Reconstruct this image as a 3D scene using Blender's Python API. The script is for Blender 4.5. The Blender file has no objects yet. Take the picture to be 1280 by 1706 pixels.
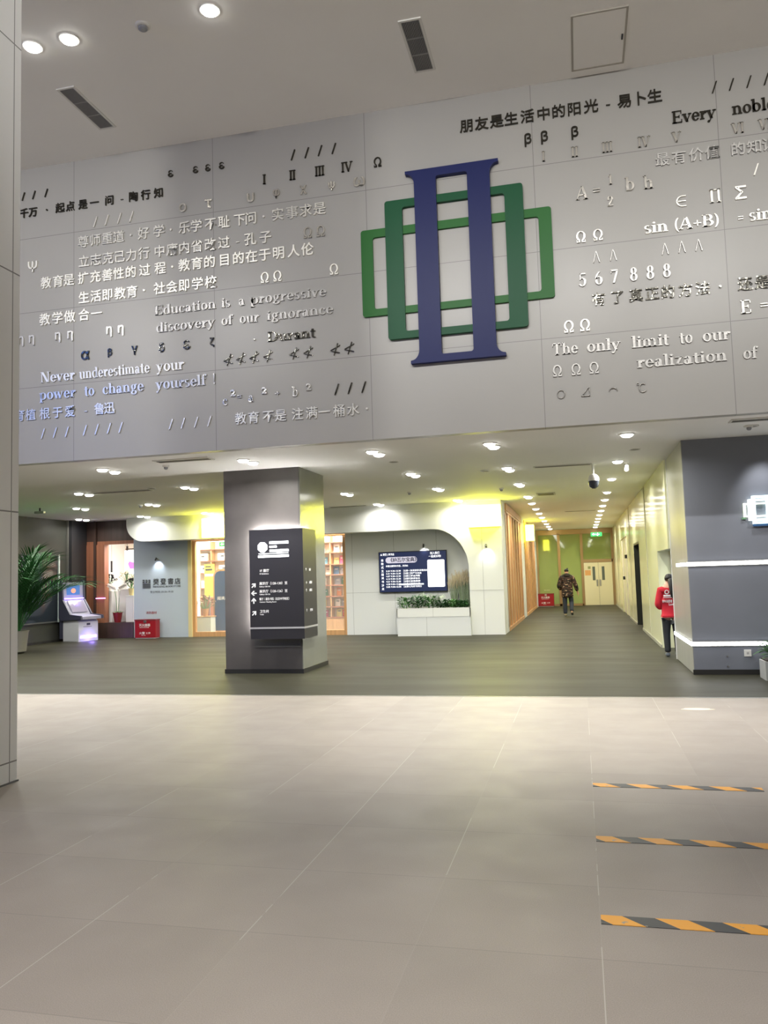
import bpy, bmesh, math, random
from mathutils import Vector, Matrix
from math import sin, cos, pi, radians

random.seed(7)
SC = bpy.context.scene
COL = SC.collection

# ------------------------------------------------------------------ camera
YAW, PITCH, ROLL, FPX = 0.234367, 0.0796035, -0.0296728, 1351.16
fwd = Vector((-sin(YAW) * cos(PITCH), cos(YAW) * cos(PITCH), sin(PITCH)))
rgt = Vector((cos(YAW), sin(YAW), 0))
upv = rgt.cross(fwd)
r2 = rgt * cos(ROLL) + upv * sin(ROLL)
u2 = -rgt * sin(ROLL) + upv * cos(ROLL)
cam = bpy.data.cameras.new('camera')
cam.sensor_width = 36
cam.lens = FPX / 1706 * 36
cam.clip_end = 200
co = bpy.data.objects.new('camera', cam)
COL.objects.link(co)
b = -fwd
co.matrix_world = Matrix(((r2.x, u2.x, b.x, 0), (r2.y, u2.y, b.y, 0), (r2.z, u2.z, b.z, 1.6), (0, 0, 0, 1)))
SC.camera = co

# ------------------------------------------------------------------ view, world
SC.view_settings.view_transform = 'Standard'
SC.view_settings.look = 'None'
SC.view_settings.gamma = 1
SC.view_settings.use_curve_mapping = False
SC.view_settings.exposure = 0.06
SC.cycles.max_bounces = 10
SC.cycles.diffuse_bounces = 7
SC.cycles.glossy_bounces = 4
SC.cycles.transparent_max_bounces = 8
SC.cycles.sample_clamp_indirect = 6
SC.cycles.caustics_reflective = False
SC.cycles.caustics_refractive = False
SC.cycles.use_denoising = True
w = bpy.data.worlds.new('world')
SC.world = w
w.use_nodes = True
w.node_tree.nodes['Background'].inputs[0].default_value = (0.6, 0.65, 0.75, 1)
w.node_tree.nodes['Background'].inputs[1].default_value = 0.05

# light levels (watts)
HALL_ROW, HALL_SPOT, ADDED_WASH, LOW_PAIR, CORRIDOR, STORE, SCONCE = 1500, 1180, 1000, 66, 28, 340, 9

# ------------------------------------------------------------------ materials
def S(r, g=None, bl=None):
    if g is None: g = bl = r
    f = lambda v: (v / 255 / 12.92) if v / 255 <= .04045 else ((v / 255 + .055) / 1.055) ** 2.4
    return (f(r), f(g), f(bl), 1)

MATS = {}
def mat(name, col=(.5, .5, .5, 1), rough=.5, metal=0, emit=0, ecol=None, noise=None, bump=None, spec=None, coat=0, trans=0, alpha=1):
    """principled material; noise=(scale, amount, stretch xyz) varies the colour; bump=(scale, strength)"""
    if name in MATS: return MATS[name]
    m = bpy.data.materials.new(name)
    m.use_nodes = True
    nt = m.node_tree
    p = nt.nodes['Principled BSDF']
    p.inputs['Base Color'].default_value = col
    p.inputs['Roughness'].default_value = rough
    p.inputs['Metallic'].default_value = metal
    if spec is not None: p.inputs['Specular IOR Level'].default_value = spec
    if coat: p.inputs['Coat Weight'].default_value = coat; p.inputs['Coat Roughness'].default_value = .05
    if trans: p.inputs['Transmission Weight'].default_value = trans
    if alpha < 1: p.inputs['Alpha'].default_value = alpha
    if emit:
        p.inputs['Emission Color'].default_value = ecol or col
        p.inputs['Emission Strength'].default_value = emit
    tc = None
    if noise or bump:
        tc = nt.nodes.new('ShaderNodeTexCoord')
    if noise:
        sc, am, st = noise
        mp = nt.nodes.new('ShaderNodeMapping'); mp.inputs['Scale'].default_value = st
        nz = nt.nodes.new('ShaderNodeTexNoise'); nz.inputs['Scale'].default_value = sc; nz.inputs['Detail'].default_value = 5
        rp = nt.nodes.new('ShaderNodeMapRange')
        rp.inputs[1].default_value = .25; rp.inputs[2].default_value = .75
        rp.inputs[3].default_value = 1 - am; rp.inputs[4].default_value = 1 + am
        mx = nt.nodes.new('ShaderNodeVectorMath'); mx.operation = 'SCALE'
        mx.inputs[0].default_value = col[:3]
        L = nt.links.new
        L(tc.outputs['Object'], mp.inputs[0]); L(mp.outputs[0], nz.inputs[0]); L(nz.outputs[0], rp.inputs[0])
        L(rp.outputs[0], mx.inputs['Scale']); L(mx.outputs[0], p.inputs['Base Color'])
    if bump:
        nz = nt.nodes.new('ShaderNodeTexNoise'); nz.inputs['Scale'].default_value = bump[0]; nz.inputs['Detail'].default_value = 3
        bp = nt.nodes.new('ShaderNodeBump'); bp.inputs['Strength'].default_value = bump[1]; bp.inputs['Distance'].default_value = .02
        nt.links.new(tc.outputs['Object'], nz.inputs[0]); nt.links.new(nz.outputs[0], bp.inputs['Height']); nt.links.new(bp.outputs[0], p.inputs['Normal'])
    MATS[name] = m
    return m

class NB:
    """tiny node builder on a material's tree"""
    def __init__(s, m):
        s.t = m.node_tree; s.p = s.t.nodes['Principled BSDF']; s.L = s.t.links.new
        s.tc = s.t.nodes.new('ShaderNodeTexCoord')
        s.sx = s.t.nodes.new('ShaderNodeSeparateXYZ'); s.L(s.tc.outputs['Object'], s.sx.inputs[0])
    def m(s, op, a, b=None, c=None):
        n = s.t.nodes.new('ShaderNodeMath'); n.operation = op
        for i, v in enumerate((a, b, c)):
            if v is None: continue
            if isinstance(v, (int, float)): n.inputs[i].default_value = v
            else: s.L(v, n.inputs[i])
        return n.outputs[0]
    def line(s, axis, off, step, wd):
        """1 inside a joint line of width wd, repeating every step along the axis"""
        a = s.m('DIVIDE', s.m('SUBTRACT', s.sx.outputs[axis], off), step)
        f = s.m('ABSOLUTE', s.m('SUBTRACT', s.m('FRACT', s.m('ADD', a, .5)), .5))
        return s.m('LESS_THAN', f, wd / 2 / step)
    def cell(s, axis, off, step):
        return s.m('FLOOR', s.m('DIVIDE', s.m('SUBTRACT', s.sx.outputs[axis], off), step))
    def noise(s, scale, st=(1, 1, 1), detail=4):
        mp = s.t.nodes.new('ShaderNodeMapping'); mp.inputs['Scale'].default_value = st
        nz = s.t.nodes.new('ShaderNodeTexNoise'); nz.inputs['Scale'].default_value = scale; nz.inputs['Detail'].default_value = detail
        s.L(s.tc.outputs['Object'], mp.inputs[0]); s.L(mp.outputs[0], nz.inputs[0])
        return nz.outputs[0]
    def mix(s, f, a, b):
        n = s.t.nodes.new('ShaderNodeMix'); n.data_type = 'RGBA'
        if isinstance(f, (int, float)): n.inputs[0].default_value = f
        else: s.L(f, n.inputs[0])
        for i, v in ((6, a), (7, b)):
            if isinstance(v, tuple): n.inputs[i].default_value = v
            else: s.L(v, n.inputs[i])
        return n.outputs[2]
    def scale(s, col, f):
        n = s.t.nodes.new('ShaderNodeVectorMath'); n.operation = 'SCALE'
        if isinstance(col, tuple): n.inputs[0].default_value = col[:3]
        else: s.L(col, n.inputs[0])
        s.L(f, n.inputs['Scale']); return n.outputs[0]
    def white(s, *ids):
        n = s.t.nodes.new('ShaderNodeTexWhiteNoise'); n.noise_dimensions = '3D'
        c = s.t.nodes.new('ShaderNodeCombineXYZ')
        for i, v in enumerate(ids): s.L(v, c.inputs[i])
        s.L(c.outputs[0], n.inputs[0]); return n.outputs[0]
    def base(s, col): s.L(col, s.p.inputs['Base Color'])

def rng(nb, v, lo, hi, a=.25, bb=.75):
    n = nb.t.nodes.new('ShaderNodeMapRange')
    nb.L(v, n.inputs[0]); n.inputs[1].default_value = a; n.inputs[2].default_value = bb; n.inputs[3].default_value = lo; n.inputs[4].default_value = hi
    return n.outputs[0]

# lobby granite: 786 x 795 mm slabs with pale joints along the depth and grey ones across
M_lobby = mat('granite_slabs', S(165), .42)
nb = NB(M_lobby)
tile = nb.white(nb.cell(0, .014, .786), nb.cell(1, 3.585, .795))
c = nb.scale(S(145, 137, 128), nb.m('MULTIPLY', rng(nb, tile, .95, 1.05, 0, 1), nb.m('MULTIPLY', rng(nb, nb.noise(220, detail=2), .82, 1.16), rng(nb, nb.noise(1.3), .93, 1.07))))
c = nb.mix(nb.m('MULTIPLY', nb.line(1, 3.585, .795, .005), .6), c, S(112, 108, 103))
brk = nb.m('GREATER_THAN', nb.noise(.9, (1, .6, 1)), .5)
c = nb.mix(nb.m('MULTIPLY', nb.line(0, .014, .786, .005), rng(nb, brk, .1, .75, 0, 1)), c, S(176, 171, 164))
nb.base(c)
nb.L(rng(nb, nb.noise(3), .46, .58), nb.p.inputs['Roughness'])

# rear floor: dark grey stone, blurred reflections painted in as faint streaks
M_rear = mat('dark_stone_floor', S(118, 116, 106), .3, spec=.1)
nb = NB(M_rear)
c = nb.scale(S(55, 54, 43), nb.m('MULTIPLY', rng(nb, nb.noise(2.2, (.12, 1.0, 1)), .93, 1.06), rng(nb, nb.noise(90), .93, 1.07)))
nb.base(c)
nb.L(rng(nb, nb.noise(2, (.2, .8, 1)), .46, .56), nb.p.inputs['Roughness'])

# panelled sign wall: 2.42 x 1.22 m panels
M_sign = mat('grey_panel_wall', S(160), .34)
nb = NB(M_sign)
sm = nb.m('MAXIMUM', nb.line(0, -.36, 2.395, .008), nb.m('MULTIPLY', nb.line(2, 4.745, 1.22, .008), nb.m('GREATER_THAN', nb.sx.outputs[2], 3.8)))
c = nb.scale(S(166, 164, 159), rng(nb, nb.noise(.8), .98, 1.02))
nb.base(nb.mix(sm, c, S(122, 121, 118)))

M_white = mat('white_paint', S(222, 221, 216), .6, noise=(1.5, .015, (1, 1, 1)))
M_ceil = mat('ceiling_paint', S(243, 242, 239), .7, noise=(.6, .02, (1, 1, 1)))
M_colw = mat('white_aluminium_panel', S(190, 190, 188), .4)
nb = NB(M_colw)
sm = nb.m('MAXIMUM', nb.line(2, 2.24, 2.07, .012), nb.m('MULTIPLY', nb.line(1, 5.885, 5, .01), 1))
nb.base(nb.mix(sm, S(244, 245, 244), S(140, 140, 140)))
M_plaster = mat('grey_microcement', S(88, 84, 83), .42, noise=(2.0, .2, (1, 1, 1)), bump=(5, .05))
M_plaster_gl = mat('polished_grey_panel', S(128, 130, 124), .14, noise=(1.5, .08, (1, 1, 1)), bump=(14, .1))
M_skirt = mat('dark_skirting', S(38, 37, 36), .5)
M_block = mat('slate_grey_wall', S(118, 122, 132), .55, noise=(2, .05, (1, 1, 1)))
M_dark = mat('charcoal', S(46, 46, 50), .4)
M_black = mat('black_plastic', S(20, 20, 22), .35)
M_cream = mat('cream_gloss_panel', S(226, 228, 190), .16, noise=(.8, .02, (1, 1, 1)), bump=(1.1, .035))
M_blue = mat('pale_blue_panel', S(178, 190, 204), .5, noise=(1, .02, (1, 1, 1)))
M_fac = mat('white_facade', S(226, 228, 226), .5, noise=(.8, .015, (1, 1, 1)))
M_rec = mat('white_recess_panel', S(205, 208, 210), .5)
nb = NB(M_rec)
sm = nb.m('MAXIMUM', nb.line(0, -5.03, 1.21, .008), nb.line(2, 1.17, 4, .008))
nb.base(nb.mix(sm, S(218, 221, 222), S(150, 152, 152)))
def wood(name, col, st=(14, 14, .6), rough=.45):
    return mat(name, col, rough, noise=(1.2, .22, st))
M_wood = wood('brown_wood', S(150, 98, 74))
M_woodl = wood('light_oak', S(196, 152, 106))
M_woodd = wood('dark_walnut', S(70, 52, 46))
M_slat = wood('oak_slat', S(188, 142, 102), (20, 20, .5))
M_steel = mat('brushed_steel', S(190), .3, 1)
M_alu = mat('aluminium', S(170, 170, 166), .35, .8)
M_lamp = mat('lamp_white', (1, 1, 1, 1), .5, emit=18, ecol=(1, .98, .92, 1))
M_strip = mat('light_strip', (1, 1, 1, 1), .5, emit=14, ecol=(.96, .97, 1, 1))
M_yel = mat('yellow_lightbox', (1, 1, .6, 1), .5, emit=15, ecol=(1, .98, .055, 1))
M_green = mat('green_glass', S(152, 168, 102), .04, spec=.8)
M_red = mat('red_enamel', S(150, 22, 34), .35)
M_lwhite = mat('white_print', S(235), .5)
M_ink = mat('dark_print', S(70, 72, 76), .4)
M_glow = mat('white_glow', (1, 1, 1, 1), .5, emit=3.2, ecol=(.93, .95, 1, 1))
M_back = mat('backlight_strip', (1, 1, 1, 1), .5, emit=90, ecol=(1, .98, .95, 1))
M_leaf = mat('leaf_green', S(84, 130, 76), .5, noise=(9, .35, (1, 1, 1)))
M_palm = mat('palm_green', S(46, 92, 50), .65, spec=.2, noise=(6, .35, (1, 1, 1)))
def glass(name, tint, a):
    m = mat(name, tint, .02, alpha=a)
    return m
M_glass = glass('clear_glass', (.8, .85, .85, 1), .12)
M_dglass = mat('dark_display_glass', S(40, 46, 54), .06, spec=.6)

# ------------------------------------------------------------------ mesh helpers
class MB:
    def __init__(s): s.v = []; s.f = []
    def add(s, vs, fs, M=None):
        o = len(s.v)
        s.v += [tuple(M @ Vector(p)) if M else tuple(p) for p in vs]
        s.f += [tuple(i + o for i in f) for f in fs]
        return s
    def box(s, x0, x1, y0, y1, z0, z1, M=None, bev=0):
        if bev:
            bm = bmesh.new(); bmesh.ops.create_cube(bm, size=1)
            bmesh.ops.scale(bm, vec=(x1 - x0, y1 - y0, z1 - z0), verts=bm.verts)
            bmesh.ops.translate(bm, vec=((x0 + x1) / 2, (y0 + y1) / 2, (z0 + z1) / 2), verts=bm.verts)
            bmesh.ops.bevel(bm, geom=bm.edges[:], offset=bev, segments=2, affect='EDGES', profile=.6)
            bm.verts.index_update()
            s.add([v.co[:] for v in bm.verts], [[v.index for v in f.verts] for f in bm.faces], M); bm.free(); return s
        vs = [(x, y, z) for z in (z0, z1) for y in (y0, y1) for x in (x0, x1)]
        return s.add(vs, [(0, 2, 3, 1), (4, 5, 7, 6), (0, 1, 5, 4), (2, 6, 7, 3), (0, 4, 6, 2), (1, 3, 7, 5)], M)
    def prism(s, pts, d0, d1, plane='xz', M=None):
        """extrude polygon pts; plane xz -> along y, yz -> along x, xy -> along z"""
        n = len(pts)
        put = {'xz': lambda a, b, d: (a, d, b), 'yz': lambda a, b, d: (d, a, b), 'xy': lambda a, b, d: (a, b, d)}[plane]
        ar = sum(pts[i][0] * pts[(i + 1) % n][1] - pts[(i + 1) % n][0] * pts[i][1] for i in range(n))
        if ar < 0: pts = pts[::-1]
        vs = [put(a, b, d0) for a, b in pts] + [put(a, b, d1) for a, b in pts]
        fl = plane == 'xz'
        fs = [tuple(range(n)), tuple(range(2 * n - 1, n - 1, -1))] + [(i, i + n, (i + 1) % n + n, (i + 1) % n) for i in range(n)]
        if not fl: fs = [f[::-1] for f in fs]
        if d1 < d0: fs = [f[::-1] for f in fs]
        return s.add(vs, fs, M)
    def ring(s, outer, inner, d0, d1):
        """frame between two equally long outlines in xz, from y=d0 (front) to d1"""
        n = len(outer)
        vs = [(a, d, c) for d in (d0, d1) for P in (outer, inner) for a, c in P]
        fs = []
        for i in range(n):
            j = (i + 1) % n
            o0, o1, i0, i1 = i, j, n + i, n + j
            fs += [(o0, o1, i1, i0), (2 * n + o1, 2 * n + o0, 2 * n + i0, 2 * n + i1), (o1, o0, 2 * n + o0, 2 * n + o1), (i0, i1, 2 * n + i1, 2 * n + i0)]
        return s.add(vs, fs)
    def cyl(s, x, y, z0, z1, r, n=20, r1=None, M=None):
        r1 = r if r1 is None else r1
        vs = [(x + r * cos(2 * pi * i / n), y + r * sin(2 * pi * i / n), z0) for i in range(n)] + [(x + r1 * cos(2 * pi * i / n), y + r1 * sin(2 * pi * i / n), z1) for i in range(n)]
        return s.add(vs, [tuple(range(n))[::-1], tuple(range(n, 2 * n))] + [(i, (i + 1) % n, (i + 1) % n + n, i + n) for i in range(n)], M)
    def lathe(s, prof, x=0, y=0, z=0, n=20, M=None):
        vs = [(x + r * cos(2 * pi * i / n), y + r * sin(2 * pi * i / n), z + h) for r, h in prof for i in range(n)]
        fs = [(k * n + i, k * n + (i + 1) % n, (k + 1) * n + (i + 1) % n, (k + 1) * n + i) for k in range(len(prof) - 1) for i in range(n)]
        fs += [tuple(range(n))[::-1], tuple(range((len(prof) - 1) * n, len(prof) * n))]
        return s.add(vs, fs, M)
    def tube(s, pts, r, n=8, r1=None):
        pts = [Vector(p) for p in pts]; k = len(pts); vs = []
        for i, p in enumerate(pts):
            t = (pts[min(i + 1, k - 1)] - pts[max(i - 1, 0)]).normalized()
            a = t.cross(Vector((0, 0, 1)) if abs(t.z) < .9 else Vector((1, 0, 0))).normalized(); c = t.cross(a)
            rr = r if r1 is None else r + (r1 - r) * i / (k - 1)
            vs += [tuple(p + (a * cos(2 * pi * j / n) + c * sin(2 * pi * j / n)) * rr) for j in range(n)]
        fs = [(i * n + j, i * n + (j + 1) % n, (i + 1) * n + (j + 1) % n, (i + 1) * n + j) for i in range(k - 1) for j in range(n)]
        fs += [tuple(range(n))[::-1], tuple(range((k - 1) * n, k * n))]
        return s.add(vs, fs)
    def ball(s, c, r, n=12, m=8, sc=(1, 1, 1)):
        prof = [(max(r * sin(pi * i / m), .0005), -r * cos(pi * i / m)) for i in range(m + 1)]
        return s.lathe(prof, n=n, M=Matrix.Translation(c) @ Matrix.Diagonal((*sc, 1)))
    def mesh(s, name):
        me = bpy.data.meshes.new(name); me.from_pydata(s.v, [], s.f); me.update(); return me
    def build(s, name, m, parent=None, smooth=False, loc=None):
        me = s.mesh(name); me.materials.append(m)
        if smooth:
            for p in me.polygons: p.use_smooth = True
            me.set_sharp_from_angle(angle=radians(40))
        return put(name, me, parent, loc)

def put(name, me, parent=None, loc=None):
    o = bpy.data.objects.new(name, me); COL.objects.link(o)
    if parent: o.parent = parent
    if loc: o.location = loc
    return o

def tag(o, label, cat, group=None, kind=None):
    o['label'] = label; o['category'] = cat
    if group: o['group'] = group
    if kind: o['kind'] = kind
    return o
def thing(name, label, cat, loc=(0, 0, 0), rz=0, group=None):
    o = bpy.data.objects.new(name, None); COL.objects.link(o)
    o.empty_display_size = .1; o.location = loc; o.rotation_euler = (0, 0, rz)
    return tag(o, label, cat, group)
def struct(name, mb, m, parent=None):
    o = mb.build(name, m, parent)
    if not parent: o['kind'] = 'structure'
    return o
def dup(root, loc, label=None, rz=None):
    r = root.copy(); COL.objects.link(r); r.location = loc
    if rz is not None: r.rotation_euler = (0, 0, rz)
    if label: r['label'] = label
    for ch in list(root.children):
        c = ch.copy(); COL.objects.link(c); c.parent = r
        for g in list(ch.children):
            d = g.copy(); COL.objects.link(d); d.parent = c
    return r
def lamp(kind, loc, power, col=(1, 1, 1), parent=None, size=.1, spot=90, blend=.6, rot=None, sy=None, name='lamp', spread=None):
    l = bpy.data.lights.new(name, kind); l.energy = power; l.color = col
    if kind == 'SPOT': l.spot_size = radians(spot); l.spot_blend = blend; l.shadow_soft_size = size
    elif kind == 'AREA':
        l.size = size; l.shape = 'DISK' if sy is None else 'RECTANGLE'
        if sy: l.size_y = sy
        if spread: l.spread = radians(spread)
    else: l.shadow_soft_size = size
    o = bpy.data.objects.new(name, l); COL.objects.link(o); o.location = loc
    if rot: o.rotation_euler = rot
    if parent: o.parent = parent
    return o

# ------------------------------------------------------------------ lettering
TXT = {}
def text_mesh(t, size=1.0, bold=0.0, depth=.01, align='CENTER'):
    """flat lettering standing in the xz plane, facing -y, from Blender's own built-in font"""
    k = (t, round(size, 4), bold, depth, align)
    if k in TXT: return TXT[k]
    cu = bpy.data.curves.new('text', 'FONT'); cu.body = t; cu.size = size; cu.extrude = depth / 2; cu.offset = bold * size
    cu.align_x = align; cu.resolution_u = 3
    o = bpy.data.objects.new('text', cu); COL.objects.link(o)
    bpy.context.view_layer.update()
    dg = bpy.context.evaluated_depsgraph_get()
    me = bpy.data.meshes.new_from_object(o.evaluated_get(dg))
    bpy.data.objects.remove(o); bpy.data.curves.remove(cu)
    me.transform(Matrix.Rotation(pi / 2, 4, 'X'))
    me.name = 'lettering'
    TXT[k] = me
    return me
def text(t, size, loc, m, parent, bold=0.0, depth=.006, align='LEFT', name='lettering', rz=0, fit=None, vcenter=False):
    me = text_mesh(t, size, bold, depth, align).copy()
    me.materials.clear(); me.materials.append(m)
    if fit and len(me.vertices):
        xs = [v.co.x for v in me.vertices]; k = fit / max(1e-4, max(xs) - min(xs)); me.transform(Matrix.Diagonal((k, 1, 1, 1)))
    if vcenter and len(me.vertices):
        zs = [v.co.z for v in me.vertices]; me.transform(Matrix.Translation((0, 0, -(min(zs) + max(zs)) / 2)))
    o = put(name, me, parent, loc); o.rotation_euler = (0, 0, rz)
    return o

# bold serif alphabet, each glyph a few polygons; x-height .66, cap height 1
SWD, THN, SRF = .17, .06, .06
def _rect(x0, x1, y0, y1): return [(x0, y0), (x1, y0), (x1, y1), (x0, y1)]
def _stem(x, y0, y1, bot=1, top=1, w=SWD):
    r = [_rect(x, x + w, y0, y1)]
    if bot: r.append(_rect(x - .075, x + w + .075, y0, y0 + SRF))
    if top == 1: r.append(_rect(x - .075, x + w * .6, y1 - SRF, y1))
    if top == 2: r.append(_rect(x - .075, x + w + .075, y1 - SRF, y1))
    return r
def _arc(cx, cy, rx, ry, a0=0, a1=360, wx=SWD, wy=THN, n=18):
    q = []
    for i in range(n):
        t0, t1 = radians(a0 + (a1 - a0) * i / n), radians(a0 + (a1 - a0) * (i + 1) / n)
        q.append([(cx + rx * cos(t0), cy + ry * sin(t0)), (cx + rx * cos(t1), cy + ry * sin(t1)), (cx + (rx - wx) * cos(t1), cy + (ry - wy) * sin(t1)), (cx + (rx - wx) * cos(t0), cy + (ry - wy) * sin(t0))])
    return q
def _dia(x0, y0, x1, y1, w): return [[(x0, y0), (x0 + w, y0), (x1 + w, y1), (x1, y1)]]
def _dot(x, y, r=.09): return [[(x + r * cos(2 * pi * i / 14), y + r * sin(2 * pi * i / 14)) for i in range(14)]]
def _ser(x, y, w=.32): return [_rect(x, x + w, y - SRF / 2, y + SRF / 2)]
X_ = .66
GL = {
 'a': (.6, _arc(.22, .19, .2, .22) + _arc(.26, .42, .22, .25, 0, 160) + _stem(.32, 0, .46, 0, 0) + [_rect(.42, .58, 0, SRF)]),
 'b': (.66, _stem(.06, 0, 1, 0) + _arc(.33, .33, .29, .35)), 'c': (.56, _arc(.31, .33, .29, .35, 50, 320) + _dot(.44, .52)),
 'd': (.68, _arc(.31, .33, .29, .35) + _stem(.42, 0, 1)), 'e': (.58, _arc(.3, .33, .28, .35, 0, 325) + [_rect(.1, .56, .31, .37)]),
 'f': (.44, _stem(.1, 0, .82, 1, 0) + _arc(.33, .78, .23, .24, 40, 180) + [_rect(0, .42, .6, X_)] + _dot(.4, .9, .07)),
 'g': (.62, _arc(.28, .43, .23, .25) + _arc(.3, -.08, .28, .2) + _dia(.13, .1, .16, .24, .1) + _dot(.52, .64, .07)),
 'h': (.7, _stem(.08, 0, 1) + _arc(.37, .36, .24, .32, 0, 130) + _stem(.44, 0, .38, 1, 0)), 'i': (.34, _stem(.08, 0, X_) + _dot(.165, .86)),
 'l': (.34, _stem(.08, 0, 1)), 'n': (.7, _stem(.08, 0, X_) + _arc(.37, .36, .24, .32, 0, 130) + _stem(.44, 0, .38, 1, 0)),
 'm': (1.04, _stem(.08, 0, X_) + _arc(.35, .36, .23, .32, 0, 130) + _stem(.41, 0, .38, 1, 0) + _arc(.7, .36, .23, .32, 0, 130) + _stem(.76, 0, .38, 1, 0)),
 'o': (.62, _arc(.31, .33, .29, .35)), 'p': (.68, _stem(.08, -.3, X_) + _arc(.36, .33, .29, .35)),
 'r': (.5, _stem(.08, 0, X_) + _arc(.36, .4, .2, .27, 60, 180) + _dot(.42, .57)), 's': (.5, _arc(.24, .5, .2, .18, 40, 270, .13) + _arc(.25, .17, .22, .19, -140, 90, .14)),
 't': (.42, _stem(.1, .12, .86, 0, 0) + _arc(.29, .14, .19, .17, 180, 310) + [_rect(0, .4, .6, X_)]),
 'u': (.7, _stem(.08, .2, X_, 0) + _arc(.29, .24, .21, .26, 180, 300) + _stem(.44, 0, X_, 0) + [_rect(.5, .68, 0, SRF)]),
 'v': (.62, _dia(.22, 0, .02, X_, .18) + _dia(.26, 0, .5, X_, .07) + _ser(-.04, .63) + _ser(.4, .63, .24)),
 'w': (.92, _dia(.2, 0, .02, X_, .17) + _dia(.24, 0, .42, X_, .06) + _dia(.52, 0, .34, X_, .17) + _dia(.56, 0, .78, X_, .07) + _ser(-.04, .63) + _ser(.7, .63, .22)),
 'y': (.62, _dia(.22, 0, .02, X_, .18) + _dia(.12, -.3, .5, X_, .07) + _ser(-.04, .63) + _ser(.4, .63, .24) + _dot(.1, -.24, .08)),
 'z': (.54, [_rect(.04, .5, 0, .07), _rect(.04, .5, .59, X_)] + _dia(.05, .02, .32, .64, .17)),
 'A': (.86, _dia(.02, 0, .38, 1, .07) + _dia(.62, 0, .36, 1, .18) + [_rect(.2, .6, .3, .37)] + _ser(-.04, .03, .28) + _ser(.5, .03, .36)),
 'B': (.76, _stem(.08, 0, 1, 1, 1) + _arc(.38, .75, .28, .25, -95, 95) + _arc(.4, .27, .32, .27, -95, 95) + [_rect(.1, .4, .94, 1), _rect(.1, .4, .49, .55), _rect(.1, .42, 0, .06)]),
 'D': (.84, _stem(.08, 0, 1) + _arc(.34, .5, .46, .5, -95, 95, .19) + [_rect(.1, .38, .94, 1), _rect(.1, .38, 0, .06)]),
 'E': (.74, _stem(.08, 0, 1, 1, 1) + [_rect(.1, .68, .94, 1), _rect(.1, .7, 0, .06), _rect(.2, .52, .48, .54), _rect(.62, .68, .76, 1), _rect(.64, .7, 0, .26), _rect(.48, .54, .4, .62)]),
 'N': (.88, _stem(.1, 0, 1, 1, 1, .07) + _dia(.56, 0, .08, 1, .2) + _stem(.7, 0, 1, 0, 2, .07)),
 'T': (.8, _stem(.31, 0, .98, 1, 0) + [_rect(.03, .77, .93, 1), _rect(.03, .09, .72, 1), _rect(.71, .77, .72, 1)]),
 'I': (.36, _stem(.09, 0, 1, 1, 2)), 'V': (.82, _dia(.32, 0, .04, 1, .19) + _dia(.38, 0, .68, 1, .08) + _ser(-.04, .97, .36) + _ser(.56, .97, .3)),
 '1': (.5, _stem(.18, 0, 1, 1, 0) + _dia(.06, .78, .2, .97, .1)), '2': (.6, _arc(.29, .72, .26, .28, -30, 200) + [_rect(.04, .56, 0, .12)] + _dia(.05, .06, .38, .6, .14)),
 '5': (.6, _arc(.27, .32, .29, .33, -150, 120) + [_rect(.1, .52, .9, 1), _rect(.1, .17, .5, 1)]), '6': (.6, _arc(.3, .31, .27, .32) + _arc(.46, .4, .43, .6, 100, 180)),
 '7': (.6, [_rect(.05, .56, .88, 1), _rect(.05, .1, .74, .94)] + _dia(.16, 0, .44, .92, .15)), '8': (.6, _arc(.3, .74, .23, .26) + _arc(.3, .27, .27, .29)),
 '!': (.34, _dia(.13, .3, .06, 1, .1) + _dia(.13, .3, .18, 1, .08) + _dot(.17, .1)), '·': (.3, _dot(.15, .36)), '-': (.5, [_rect(.02, .48, .36, .46)]),
 '(': (.36, _arc(.42, .42, .34, .66, 110, 250, .12)), ')': (.36, _arc(-.06, .42, .34, .66, -70, 70, .12)),
 '+': (.62, [_rect(.06, .56, .33, .4), _rect(.275, .345, .11, .62)]), '=': (.62, [_rect(.06, .56, .24, .31), _rect(.06, .56, .43, .5)]),
 'Ω': (.86, _arc(.43, .56, .38, .44, -62, 242, .14, .09) + [_rect(.06, .36, 0, .11), _rect(.5, .8, 0, .11), _rect(.06, .1, 0, .22), _rect(.76, .8, 0, .22), _rect(.28, .36, .02, .24), _rect(.5, .58, .02, .24)]),
 'Π': (.86, _stem(.12, 0, 1, 1, 2, .14) + _stem(.6, 0, 1, 1, 2, .14) + [_rect(.06, .8, .93, 1)]),
 '/': (.5, _dia(0, 0, .36, 1, .12)), '∧': (.6, _dia(.02, 0, .26, 1, .05) + _dia(.52, 0, .27, 1, .07)),
 '≮': (1, [[(.98, .86), (1, .92), (.06, .5), (.02, .44)], [(.02, .46), (.06, .4), (.95, .12), (.97, .2)], [(.34, -.05), (.4, -.05), (.8, 1.1), (.72, 1.1)]]),
 '∈': (.8, _arc(.5, .42, .44, .42, 90, 270, .09, .07) + [_rect(.48, .76, 0, .07), _rect(.48, .76, .77, .84), _rect(.1, .74, .385, .455)]),
 '○': (.8, _arc(.4, .42, .36, .4, 0, 360, .05, .05)), '⌒': (.9, _arc(.45, .2, .42, .46, 20, 160, .05, .06)),
 '⊿': (.9, _dia(.04, .08, .74, .9, .06) + [_rect(.04, .84, .06, .12), _rect(.77, .82, .06, .94)]),
 '℃': (.9, _arc(.52, .42, .36, .42, 50, 320, .09, .06) + _arc(.1, .8, .1, .12, 0, 360, .04, .04)),
}
GL['II'] = (.72, GL['I'][1] + [[(a + .34, c) for a, c in p] for p in GL['I'][1]])
GL['III'] = (1.06, GL['II'][1] + [[(a + .68, c) for a, c in p] for p in GL['I'][1]])
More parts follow.
